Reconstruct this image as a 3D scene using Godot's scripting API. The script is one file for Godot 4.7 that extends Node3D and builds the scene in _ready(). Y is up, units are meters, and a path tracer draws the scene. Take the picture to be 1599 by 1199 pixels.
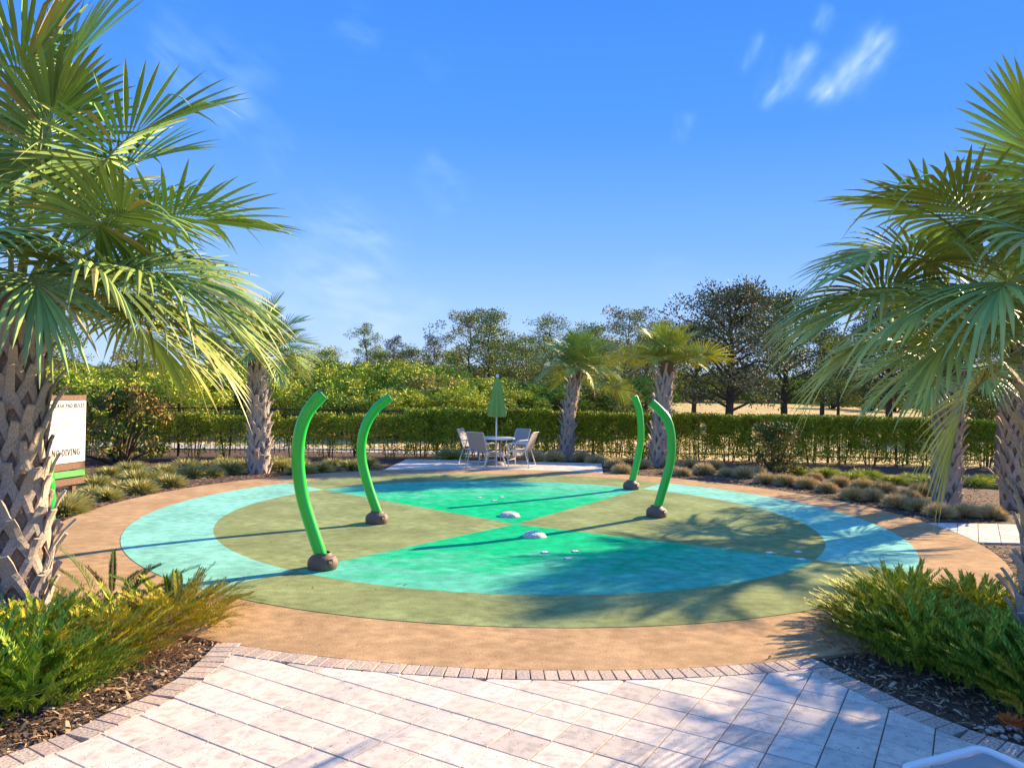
extends Node3D
# A splash pad ringed by sabal palms. y up, metres; the camera stands at x = z = 0 and looks along -z.

const EYE := 2.2
const FOCAL := 1207.0      # in pixels of a 1599 x 1199 picture
const ROLL := 0.022
var counts := {}
var mats := {}
var rng := RandomNumberGenerator.new()

class MB:
	var v := PackedVector3Array()
	var n := PackedVector3Array()
	var c := PackedColorArray()
	var i := PackedInt32Array()
	func quad(a: Vector3, b: Vector3, cc: Vector3, d: Vector3, col: Color, col2: Color):
		# a b = first edge (colour col), cc d = far edge (colour col2), clockwise from the front
		var nn := (cc - a).cross(b - a)
		if nn.length_squared() < 1e-14:
			nn = (d - a).cross(cc - a)
		nn = nn.normalized()
		var k := v.size()
		v.append(a); v.append(b); v.append(cc); v.append(d)
		n.append(nn); n.append(nn); n.append(nn); n.append(nn)
		c.append(col); c.append(col); c.append(col2); c.append(col2)
		i.append(k); i.append(k + 1); i.append(k + 2); i.append(k); i.append(k + 2); i.append(k + 3)
	func tri(a: Vector3, b: Vector3, cc: Vector3, col: Color):
		var nn := (cc - a).cross(b - a).normalized()
		var k := v.size()
		v.append(a); v.append(b); v.append(cc)
		n.append(nn); n.append(nn); n.append(nn)
		c.append(col); c.append(col); c.append(col)
		i.append(k); i.append(k + 1); i.append(k + 2)
	func leaf(p: Vector3, d: Vector3, s: Vector3, l: float, w: float, col: Color):
		# a pointed leaf: p the foot, d along, s across
		var m := p + d * (l * 0.45)
		quad(p, m + s * (w * 0.5), p + d * l, m - s * (w * 0.5), col, col)
	func box(o: Vector3, x: Vector3, y: Vector3, z: Vector3, col: Color):
		# centre o, half axes x y z
		quad(o + z - x - y, o + z - x + y, o + z + x + y, o + z + x - y, col, col)
		quad(o - z + x - y, o - z + x + y, o - z - x + y, o - z - x - y, col, col)
		quad(o + x + z - y, o + x + z + y, o + x - z + y, o + x - z - y, col, col)
		quad(o - x - z - y, o - x - z + y, o - x + z + y, o - x + z - y, col, col)
		quad(o + y + z - x, o + y - z - x, o + y - z + x, o + y + z + x, col, col)
		quad(o - y - z - x, o - y + z - x, o - y + z + x, o - y - z + x, col, col)
	func tube(pts: Array, rad: Array, sides: int, col: Color, caps := true):
		var base := v.size()
		var m := pts.size()
		var side := Vector3.ZERO
		for k in m:
			var t: Vector3 = (pts[min(k + 1, m - 1)] - pts[max(k - 1, 0)]).normalized()
			if k == 0:
				side = t.cross(Vector3(0.31, 0.2, 0.93))
				if side.length() < 0.05: side = t.cross(Vector3.RIGHT)
			side = (side - t * side.dot(t)).normalized()
			var up := t.cross(side)
			for j in sides:
				var a := TAU * j / sides
				var q := side * cos(a) + up * sin(a)
				v.append(pts[k] + q * rad[k]); n.append(q); c.append(col)
		for k in m - 1:
			for j in sides:
				var a := base + k * sides + j
				var b := base + k * sides + (j + 1) % sides
				i.append(a); i.append(a + sides); i.append(b)
				i.append(b); i.append(a + sides); i.append(b + sides)
		if caps:
			for e in [0, m - 1]:
				var t: Vector3 = (pts[1] - pts[0]).normalized() * -1.0 if e == 0 else (pts[m - 1] - pts[m - 2]).normalized()
				var k0 := v.size()
				v.append(pts[e]); n.append(t); c.append(col)
				for j in sides:
					v.append(v[base + e * sides + j]); n.append(t); c.append(col)
				for j in sides:
					var a := k0 + 1 + j
					var b := k0 + 1 + (j + 1) % sides
					if e == 0:
						i.append(k0); i.append(a); i.append(b)
					else:
						i.append(k0); i.append(b); i.append(a)
	func lathe(o: Vector3, prof: Array, sides: int, col: Color, wob = null):
		# prof: Vector2(radius, height) from bottom to top
		var base := v.size()
		var m := prof.size()
		for k in m:
			var p0: Vector2 = prof[max(k - 1, 0)]
			var p1: Vector2 = prof[min(k + 1, m - 1)]
			var t := (p1 - p0).normalized()
			for j in sides:
				var a := TAU * j / sides
				var f := 1.0
				if wob != null: f = wob.call(a, prof[k].y)
				v.append(o + Vector3(cos(a) * prof[k].x * f, prof[k].y, sin(a) * prof[k].x * f))
				n.append(Vector3(cos(a) * t.y, -t.x, sin(a) * t.y).normalized()); c.append(col)
		for k in m - 1:
			for j in sides:
				var a := base + k * sides + j
				var b := base + k * sides + (j + 1) % sides
				i.append(a); i.append(b); i.append(a + sides)
				i.append(b); i.append(b + sides); i.append(a + sides)
		if wob != null:
			for k in m:
				for j in sides:
					var up := v[base + min(k + 1, m - 1) * sides + j] - v[base + max(k - 1, 0) * sides + j]
					var rt := v[base + k * sides + (j + 1) % sides] - v[base + k * sides + (j + sides - 1) % sides]
					var q := up.cross(rt)
					if q.length_squared() > 1e-12: n[base + k * sides + j] = q.normalized()
	func prism(poly: PackedVector2Array, y0: float, y1: float, bevel: float, col: Color):
		# poly in (x, z); chamfered top edge, no underside
		var m := poly.size()
		var cen := Vector2.ZERO
		for p in poly: cen += p
		cen /= m
		var top := PackedVector2Array()
		for p in poly: top.append(p + (cen - p).normalized() * bevel)
		var ccw := Geometry2D.is_polygon_clockwise(poly)
		for k in m:
			var a := poly[k]; var b := poly[(k + 1) % m]
			var at := top[k]; var bt := top[(k + 1) % m]
			if ccw:
				var s := a; a = b; b = s
				s = at; at = bt; bt = s
			var yb := y1 - bevel * 0.7
			quad(Vector3(a.x, y0, a.y), Vector3(a.x, yb, a.y), Vector3(b.x, yb, b.y), Vector3(b.x, y0, b.y), col, col)
			quad(Vector3(a.x, yb, a.y), Vector3(at.x, y1, at.y), Vector3(bt.x, y1, bt.y), Vector3(b.x, yb, b.y), col, col)
		flat(top, y1, col)
	func flat(poly: PackedVector2Array, y: float, col: Color):
		var ids := Geometry2D.triangulate_polygon(poly)
		for k in range(0, ids.size(), 3):
			var a := poly[ids[k]]; var b := poly[ids[k + 1]]; var d := poly[ids[k + 2]]
			if (b - a).cross(d - a) < 0.0:
				var s := b; b = d; d = s
			tri(Vector3(a.x, y, a.y), Vector3(b.x, y, b.y), Vector3(d.x, y, d.y), col)
	func mesh() -> ArrayMesh:
		var arr := []
		arr.resize(Mesh.ARRAY_MAX)
		arr[Mesh.ARRAY_VERTEX] = v
		arr[Mesh.ARRAY_NORMAL] = n
		arr[Mesh.ARRAY_COLOR] = c
		arr[Mesh.ARRAY_INDEX] = i
		var am := ArrayMesh.new()
		am.add_surface_from_arrays(Mesh.PRIMITIVE_TRIANGLES, arr)
		return am

# ---------------------------------------------------------------- helpers
func numbered(called: String, parent: Node) -> String:
	var key := str(parent.get_instance_id()) + called
	var k: int = counts.get(key, 0)
	counts[key] = k + 1
	return called if k == 0 else "%s_%03d" % [called, k]

func part(called: String, mesh: Mesh, mat: Material, parent: Node, at := Vector3.ZERO, turn := 0.0) -> MeshInstance3D:
	var o := MeshInstance3D.new()
	o.name = numbered(called, parent)
	o.mesh = mesh
	o.material_override = mat
	o.position = at
	o.rotation.y = turn
	parent.add_child(o, true)
	return o

func thing(called: String, label: String, category: String, at := Vector3.ZERO, turn := 0.0, group := "") -> Node3D:
	var o := Node3D.new()
	o.name = numbered(called, self)
	add_child(o, true)
	o.position = at
	o.rotation.y = turn
	tag(o, label, category, group)
	return o

func tag(o: Node, label: String, category: String, group := "", kind := ""):
	o.set_meta("label", label)
	o.set_meta("category", category)
	if group: o.set_meta("group", group)
	if kind: o.set_meta("kind", kind)

func solo(called: String, mesh: Mesh, mat: Material, label: String, category: String, at := Vector3.ZERO, turn := 0.0, group := "") -> MeshInstance3D:
	var o := part(called, mesh, mat, self, at, turn)
	tag(o, label, category, group)
	return o

func structure(called: String, mesh: Mesh, mat: Material, label: String, category: String) -> MeshInstance3D:
	var o := part(called, mesh, mat, self)
	tag(o, label, category, "", "structure")
	return o

func stuff(called: String, mesh: Mesh, mat: Material, xf: Array, cols: Array, label: String, category: String, parent: Node = null) -> MultiMeshInstance3D:
	var mm := MultiMesh.new()
	mm.transform_format = MultiMesh.TRANSFORM_3D
	mm.use_colors = true
	mm.mesh = mesh
	mm.instance_count = xf.size()
	for k in xf.size():
		mm.set_instance_transform(k, xf[k])
		mm.set_instance_color(k, cols[k])
	var o := MultiMeshInstance3D.new()
	o.multimesh = mm
	o.material_override = mat
	var p: Node = self if parent == null else parent
	o.name = numbered(called, p)
	p.add_child(o, true)
	if parent == null: tag(o, label, category, "", "stuff")
	else: o.set_meta("kind", "stuff")
	return o

func spot(px: float, py: float, h := 0.0) -> Vector3:
	# where the sight line through a point of the photograph meets the height h
	var x := px - 799.5
	var y := py - 599.5
	var cx := (x * cos(ROLL) + y * sin(ROLL)) / FOCAL
	var cy := (x * sin(ROLL) - y * cos(ROLL)) / FOCAL
	var t := (h - EYE) / cy
	return Vector3(cx * t, h, -t)

func nth(k: int) -> String:
	return ["first", "second", "third", "fourth", "fifth", "sixth", "seventh", "eighth", "ninth", "tenth", "eleventh", "twelfth", "thirteenth", "fourteenth", "fifteenth", "sixteenth", "seventeenth", "eighteenth", "nineteenth", "twentieth"][k]

func ordered(pts: Array, lo: float, hi: float, x: float) -> String:
	# place of x, counted from the left, among the points between lo and hi
	var k := 0
	for p in pts:
		if p[0] >= lo and p[0] < hi and p[0] < x: k += 1
	return nth(k)

func lin(r: float, g: float, b: float) -> Color:
	return Color(r, g, b)

func vary(c: Color, amount: float, r: RandomNumberGenerator) -> Color:
	var f := 1.0 + r.randf_range(-amount, amount)
	var w := r.randf_range(-amount, amount) * 0.35
	return Color(c.r * f * (1.0 + w), c.g * f, c.b * f * (1.0 - w))

func ramp(pts: Array) -> Gradient:
	var g := Gradient.new()
	var o := PackedFloat32Array()
	var c := PackedColorArray()
	for p in pts:
		o.append(p[0]); c.append(p[1])
	g.offsets = o
	g.colors = c
	return g

func noise_tex(size: int, freq: float, oct: int, sd: int, g: Gradient, kind := FastNoiseLite.TYPE_SIMPLEX_SMOOTH) -> NoiseTexture2D:
	var nz := FastNoiseLite.new()
	nz.noise_type = kind
	nz.seed = sd
	nz.frequency = freq
	nz.fractal_octaves = oct
	var t := NoiseTexture2D.new()
	t.width = size; t.height = size
	t.seamless = true
	t.noise = nz
	t.color_ramp = g
	return t

func bump_tex(size: int, freq: float, oct: int, sd: int, strength: float) -> NoiseTexture2D:
	var t := noise_tex(size, freq, oct, sd, null)
	t.color_ramp = null
	t.as_normal_map = true
	t.bump_strength = strength
	return t

func mat(called: String, rough := 0.8, color := Color.WHITE, vertex := true) -> StandardMaterial3D:
	var m := StandardMaterial3D.new()
	m.resource_name = called
	m.vertex_color_use_as_albedo = vertex
	m.albedo_color = color.linear_to_srgb() if color != Color.WHITE else color
	m.roughness = rough
	m.cull_mode = BaseMaterial3D.CULL_DISABLED
	mats[called] = m
	return m

func grey(a: float) -> Color:
	return Color(a, a, a)

func textured(m: StandardMaterial3D, tex: Texture2D, scale: float, nrm: Texture2D = null, nscale := 1.0, world := true):
	m.albedo_texture = tex
	m.uv1_triplanar = true
	m.uv1_world_triplanar = world
	m.uv1_scale = Vector3.ONE * scale
	if nrm:
		m.normal_enabled = true
		m.normal_texture = nrm
		m.normal_scale = nscale

# ---------------------------------------------------------------- light
func make_camera_and_light():
	var cam := Camera3D.new()
	cam.name = "camera"
	cam.fov = rad_to_deg(2.0 * atan(599.5 / FOCAL))
	cam.near = 0.05
	cam.far = 2000.0
	cam.position = Vector3(0, EYE, 0)
	cam.rotation = Vector3(0, 0, ROLL)
	add_child(cam)
	cam.current = true
	var env := Environment.new()
	env.background_mode = Environment.BG_SKY
	env.tonemap_mode = Environment.TONE_MAPPER_LINEAR
	env.tonemap_exposure = 3.0
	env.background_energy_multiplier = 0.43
	env.sdfgi_enabled = true
	env.ssao_enabled = true
	env.ssil_enabled = true
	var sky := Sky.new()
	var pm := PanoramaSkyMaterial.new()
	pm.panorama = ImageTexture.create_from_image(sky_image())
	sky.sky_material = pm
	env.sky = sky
	var we := WorldEnvironment.new()
	we.environment = env
	add_child(we)
	var sun := DirectionalLight3D.new()
	sun.name = "sun"
	sun.light_energy = 1.6
	sun.light_color = Color(1.0, 0.88, 0.70)
	sun.light_angular_distance = 0.5
	sun.shadow_enabled = true
	add_child(sun)
	var el := deg_to_rad(22.5)
	var to_sun := Vector3(0.773 * cos(el), sin(el), -0.634 * cos(el))
	sun.look_at_from_position(to_sun * 50.0, Vector3.ZERO)

func sky_image() -> Image:
	var w := 4096
	var h := 2048
	var img := Image.create(w, h, false, Image.FORMAT_RGB8)
	# elevation, colour: lower stops as measured, unseen zenith made paler to add fill light
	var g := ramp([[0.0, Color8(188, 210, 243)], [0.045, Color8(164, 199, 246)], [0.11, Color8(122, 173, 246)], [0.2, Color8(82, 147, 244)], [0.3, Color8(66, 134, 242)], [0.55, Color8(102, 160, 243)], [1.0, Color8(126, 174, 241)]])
	for y in h:
		var el := 90.0 - 180.0 * (y + 0.5) / h
		var c := g.sample(clamp(el / 90.0, 0.0, 1.0)) if el > 0.0 else Color8(150, 150, 140)
		img.fill_rect(Rect2i(0, y, w, 1), c)
	var nz := FastNoiseLite.new()
	nz.seed = 4
	nz.frequency = 0.022
	nz.fractal_octaves = 5
	# cirrus wisps: two ends in the photograph's own points turned to directions, width, strength
	var wisps := [[1395, 40, 1262, 165, 17, 0.62], [1285, 72, 1188, 170, 13, 0.5], [1300, 5, 1268, 50, 11, 0.28], [1195, 50, 1155, 115, 9, 0.24], [1075, 170, 1050, 225, 12, 0.18],
		[225, 15, 400, 200, 40, 0.16], [500, 340, 610, 385, 14, 0.26], [660, 230, 700, 300, 22, 0.07], [450, 400, 640, 470, 34, 0.13], [560, 470, 700, 500, 26, 0.1], [330, 120, 470, 260, 26, 0.1], [520, 20, 590, 80, 26, 0.10], [670, 60, 690, 130, 20, 0.06], [430, 330, 620, 450, 60, 0.12], [380, 430, 660, 520, 50, 0.14], [300, 60, 420, 160, 50, 0.1], [480, 430, 600, 440, 16, 0.16], [650, 250, 720, 330, 30, 0.08], [980, 430, 1200, 470, 40, 0.05], [1240, 70, 1200, 150, 22, 0.16], [1370, 60, 1300, 120, 26, 0.2]]
	for s in wisps:
		var a := sky_px(s[0], s[1], w, h)
		var b := sky_px(s[2], s[3], w, h)
		var sc := w / TAU / FOCAL
		var wid: float = s[4] * sc
		var d := (b - a)
		var ln := d.length()
		d /= ln
		var lo := Vector2(min(a.x, b.x), min(a.y, b.y)) - Vector2.ONE * wid * 4.0
		var hi := Vector2(max(a.x, b.x), max(a.y, b.y)) + Vector2.ONE * wid * 4.0
		for y in range(max(0, int(lo.y)), min(h - 1, int(hi.y))):
			for x in range(int(lo.x), int(hi.x)):
				var q := Vector2(x, y) - a
				var along := q.dot(d) / ln
				var across := q.dot(Vector2(-d.y, d.x))
				var e := clampf(1.0 - absf(along - 0.5) * 1.7, 0.0, 1.0)
				var f := nz.get_noise_2d(along * ln * 0.9 + s[0], across * 2.2 + along * 30.0 + s[1]) * 0.95 + nz.get_noise_2d(along * ln * 1.2 + s[1], across * 6.0) * 0.3 + 0.55
				var bend := across + nz.get_noise_2d(along * ln * 0.6, s[2]) * wid * 0.9
				var k: float = s[5] * exp(-bend * bend / (wid * wid * 1.2)) * smoothstep(0.0, 0.6, e) * clampf(f, 0.0, 1.2)
				if k > 0.004:
					img.set_pixel(posmod(x, w), y, img.get_pixel(posmod(x, w), y).lerp(Color(0.97, 0.98, 1.0), minf(k, 0.9)))
	return img

func sky_px(px: float, py: float, w: int, h: int) -> Vector2:
	var x := px - 799.5
	var y := py - 599.5
	var d := Vector3((x * cos(ROLL) + y * sin(ROLL)) / FOCAL, (x * sin(ROLL) - y * cos(ROLL)) / FOCAL, -1.0).normalized()
	return Vector2(atan2(d.x, -d.z) / TAU * w, (0.5 - asin(d.y) / PI) * h)

# ---------------------------------------------------------------- materials
func granule_image() -> Image:
	# rubber granules: grain by grain tone, faint worn streaks, a few dark crumbs
	var n := 512
	var r := RandomNumberGenerator.new()
	r.seed = 3
	var nz := FastNoiseLite.new()
	nz.seed = 3
	nz.frequency = 0.02
	nz.fractal_octaves = 5
	var img := Image.create(n, n, false, Image.FORMAT_RGB8)
	for y in n:
		for x in n:
			var fx := float(x) / n
			var fy := float(y) / n
			var a := (nz.get_noise_2d(x, y * 1.3) * (1.0 - fx) + nz.get_noise_2d(x - n, y * 1.3) * fx) * (1.0 - fy) + (nz.get_noise_2d(x, (y - n) * 1.3) * (1.0 - fx) + nz.get_noise_2d(x - n, (y - n) * 1.3) * fx) * fy
			var k := 0.88 + a * 0.17 + r.randf_range(-0.08, 0.08)
			img.set_pixel(x, y, Color(k, k, k))
	for k in 260:
		var d := r.randf_range(0.45, 0.7)
		img.fill_rect(Rect2i(r.randi() % n, r.randi() % n, 1 + r.randi() % 2, 1 + r.randi() % 2), Color(d, d, d))
	return img

func stone_image(sd: int) -> Image:
	# pale stone: soft grey clouding, streaked stains and scattered pits
	var n := 512
	var r := RandomNumberGenerator.new()
	r.seed = sd
	var nz := FastNoiseLite.new()
	nz.seed = sd
	nz.frequency = 0.012
	nz.fractal_octaves = 5
	var img := Image.create(n, n, false, Image.FORMAT_RGB8)
	for y in n:
		for x in n:
			# blend across the seam so that it tiles
			var fx := float(x) / n
			var a := nz.get_noise_2d(x, y * 1.15) * (1.0 - fx) + nz.get_noise_2d(x - n, y * 1.15) * fx
			var k := 0.955 + minf(a, 0.1) * 0.2 + r.randf_range(-0.02, 0.02)
			img.set_pixel(x, y, Color(k, k * 0.995, k * 0.985))
	for k in 520:
		var p := Vector2i(r.randi() % n, r.randi() % n)
		var s := 1 + int(r.randf() * r.randf() * 5.0)
		var d := r.randf_range(0.38, 0.8)
		img.fill_rect(Rect2i(p, Vector2i(s + r.randi() % 3, s)), Color(d, d * 0.97, d * 0.94))
	return img

func make_materials():
	var speck := noise_tex(512, 0.16, 3, 11, ramp([[0.0, grey(0.72)], [0.45, grey(0.9)], [0.7, grey(1.0)], [1.0, grey(1.0)]]))
	var fine := bump_tex(512, 0.2, 2, 12, 6.0)
	var m := mat("rubber", 0.88)
	textured(m, ImageTexture.create_from_image(granule_image()), 0.42, fine, 0.08)
	m.metallic_specular = 0.08
	# paver stone: four tones of pale shell stone with grey blotches and pits
	var stones := []
	for k in 3: stones.append(ImageTexture.create_from_image(stone_image(21 + k)))
	for k in 9:
		m = mat("paver%d" % k, 0.8, [Color(0.702, 0.630, 0.558), Color(0.639, 0.572, 0.508), Color(0.738, 0.666, 0.599), Color(0.558, 0.504, 0.455), Color(0.684, 0.617, 0.549), Color(0.720, 0.634, 0.553), Color(0.612, 0.558, 0.508), Color(0.657, 0.585, 0.513), Color(0.729, 0.661, 0.594)][k], false)
		m.metallic_specular = 0.2
		textured(m, stones[k % 3], 1.2, fine, 0.22, false)
		m.uv1_offset = Vector3(0.37 * k, 0.21 * k, 0.53 * k)
	var clay := noise_tex(512, 0.05, 5, 31, ramp([[0.0, grey(0.55)], [0.4, grey(0.82)], [0.7, grey(0.95)], [1.0, grey(1.0)]]))
	var tones := [Color(0.70, 0.54, 0.43), Color(0.62, 0.48, 0.39), Color(0.74, 0.59, 0.48), Color(0.58, 0.48, 0.41), Color(0.66, 0.56, 0.46)]
	for k in 5:
		m = mat("brick%d" % k, 0.85, tones[k], false)
		textured(m, clay, 1.6, fine, 0.3)
	m = mat("joint_sand", 0.95, Color(0.17, 0.14, 0.115), false)
	var soil := noise_tex(512, 0.06, 5, 41, ramp([[0.0, grey(0.45)], [0.5, grey(0.8)], [1.0, grey(1.0)]]))
	m = mat("mulch", 0.95, Color(0.19, 0.115, 0.075), false)
	textured(m, soil, 0.8, fine, 1.5)
	m = mat("chips", 0.9)
	var field := noise_tex(1024, 0.012, 6, 51, ramp([[0.0, Color(0.40, 0.40, 0.16)], [0.35, Color(0.60, 0.54, 0.26)], [0.55, Color(0.76, 0.66, 0.42)], [0.75, Color(0.84, 0.73, 0.52)], [1.0, Color(0.88, 0.78, 0.58)]]))
	m = mat("field", 0.95, Color.WHITE, false)
	textured(m, field, 0.045, fine, 1.0)
	m = mat("concrete", 0.85, Color(0.6, 0.57, 0.53), false)
	textured(m, clay, 0.5, fine, 0.4)
	# bark and wood
	var grain := noise_tex(512, 0.035, 5, 61, ramp([[0.0, grey(0.5)], [0.35, grey(0.78)], [0.65, grey(0.95)], [1.0, grey(1.0)]]))
	var boots := [Color(0.78, 0.66, 0.55), Color(0.70, 0.60, 0.51), Color(0.64, 0.57, 0.51), Color(0.80, 0.65, 0.50)]
	for k in 4:
		m = mat("boot%d" % k, 0.85, boots[k], false)
		textured(m, grain, 2.2, fine, 1.2, false)
		m.uv1_scale = Vector3(7.0, 1.6, 7.0)
	m = mat("palm_core", 0.95, Color(0.46, 0.35, 0.27), false)
	textured(m, grain, 2.0, fine, 1.5, false)
	m = mat("fibre", 0.95, Color(0.42, 0.22, 0.11), false)
	textured(m, grain, 3.0, fine, 1.6, false)
	m = mat("bark", 0.92)
	textured(m, grain, 1.5, fine, 1.5, false)
	m = mat("wood", 0.8, Color(0.32, 0.19, 0.115), false)
	textured(m, grain, 1.6, fine, 0.5, false)
	m.uv1_scale = Vector3(0.8, 6.0, 6.0)
	# foliage
	m = mat("palm_leaf", 0.5)
	m.metallic_specular = 0.4
	m.backlight = Color(0.92, 0.9, 0.38)
	m = mat("petiole", 0.45)
	m = mat("leaf", 0.7)
	m.metallic_specular = 0.25
	m.backlight = Color(1.0, 1.0, 0.42)
	m = mat("hedge_leaf", 0.65)
	m.metallic_specular = 0.3
	m.backlight = Color(0.6, 0.66, 0.3)
	m = mat("blade", 0.75)
	m.backlight = Color(0.6, 0.56, 0.36)
	m = mat("coontie", 0.6)
	m.metallic_specular = 0.18
	m.backlight = Color(0.66, 0.68, 0.25)
	# painted and moulded things
	m = mat("green_tube", 0.3, Color(0.012, 0.53, 0.05), false)
	m.clearcoat_enabled = true
	m.clearcoat = 0.35
	m.clearcoat_roughness = 0.2
	m = mat("tube_mouth", 0.9, Color(0.02, 0.03, 0.02), false)
	m = mat("stone_boot", 0.55, Color(0.25, 0.15, 0.115), false)
	textured(m, clay, 3.0, fine, 0.6, false)
	m = mat("dark_hole", 0.95, Color(0.03, 0.025, 0.022), false)
	m = mat("steel", 0.4, Color(0.7, 0.68, 0.64), false)
	var holes := noise_tex(256, 0.12, 2, 71, ramp([[0.0, Color(0.25, 0.23, 0.22)], [0.3, Color(0.5, 0.47, 0.45)], [0.42, Color(0.92, 0.88, 0.86)], [1.0, Color(0.9, 0.87, 0.85)]]), FastNoiseLite.TYPE_CELLULAR)
	m = mat("pebble_dome", 0.7, Color.WHITE, false)
	textured(m, holes, 2.6, fine, 0.8, false)
	m = mat("white_plate", 0.6, Color(0.72, 0.72, 0.68), false)
	m = mat("chair_frame", 0.4, Color(0.62, 0.6, 0.56), false)
	m = mat("sling_tan", 0.85, Color(0.50, 0.42, 0.36), false)
	textured(m, speck, 3.0, fine, 0.3, false)
	m = mat("sling_grey", 0.85, Color(0.42, 0.40, 0.38), false)
	textured(m, speck, 3.0, fine, 0.3, false)
	m = mat("white_frame", 0.35, Color(0.8, 0.79, 0.76), false)
	m = mat("umbrella_cloth", 0.85, Color(0.23, 0.40, 0.09), false)
	m.backlight = Color(0.25, 0.35, 0.1)
	m = mat("fence", 0.5, Color(0.014, 0.014, 0.014), false)
	m = mat("sign_white", 0.5, Color(0.82, 0.82, 0.80), false)
	m = mat("sign_green", 0.6, Color(0.10, 0.52, 0.10), false)
	m = mat("ink", 0.7, Color(0.03, 0.03, 0.03), false)
	m = mat("ink_grey", 0.7, Color(0.16, 0.16, 0.16), false)
	m = mat("pebble", 0.7, Color(0.62, 0.5, 0.44), false)
	textured(m, clay, 4.0, null, 1.0, false)

# ---------------------------------------------------------------- the pad and the paving
const CX := 0.15
const CZ := -12.93
const R_OUT := 6.97
const R_COL := 5.94
const IZ := -12.78
const R_IN := 4.71
var apex := Vector2(0.1, -12.13)
var patio := PackedVector2Array()

func ray_circle(o: Vector2, d: Vector2, c: Vector2, r: float) -> float:
	var q := o - c
	var b := q.dot(d)
	return -b + sqrt(b * b - q.length_squared() + r * r)

func pad_patch(a0: float, a1: float, inner: bool, cols: Callable) -> ArrayMesh:
	var mb := MB.new()
	var na := 72
	var nr := 40
	for k in na + 1:
		var a := lerpf(a0, a1, float(k) / na)
		var d := Vector2(cos(a), sin(a))
		var r_in := ray_circle(apex, d, Vector2(CX + 0.003, IZ), R_IN)
		var r_col := ray_circle(apex, d, Vector2(CX, CZ), R_COL)
		var s0 := 0.0 if inner else r_in
		var s1 := r_in if inner else r_col
		for j in nr + 1:
			var t := lerpf(s0, s1, float(j) / nr)
			var p := apex + d * t
			mb.v.append(Vector3(p.x, 0.004, p.y)); mb.n.append(Vector3.UP); mb.c.append(cols.call(t / r_in, p))
	for k in na:
		for j in nr:
			var q := k * (nr + 1) + j
			mb.i.append(q); mb.i.append(q + 1); mb.i.append(q + nr + 2)
			mb.i.append(q); mb.i.append(q + nr + 2); mb.i.append(q + nr + 1)
	return mb.mesh()

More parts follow.
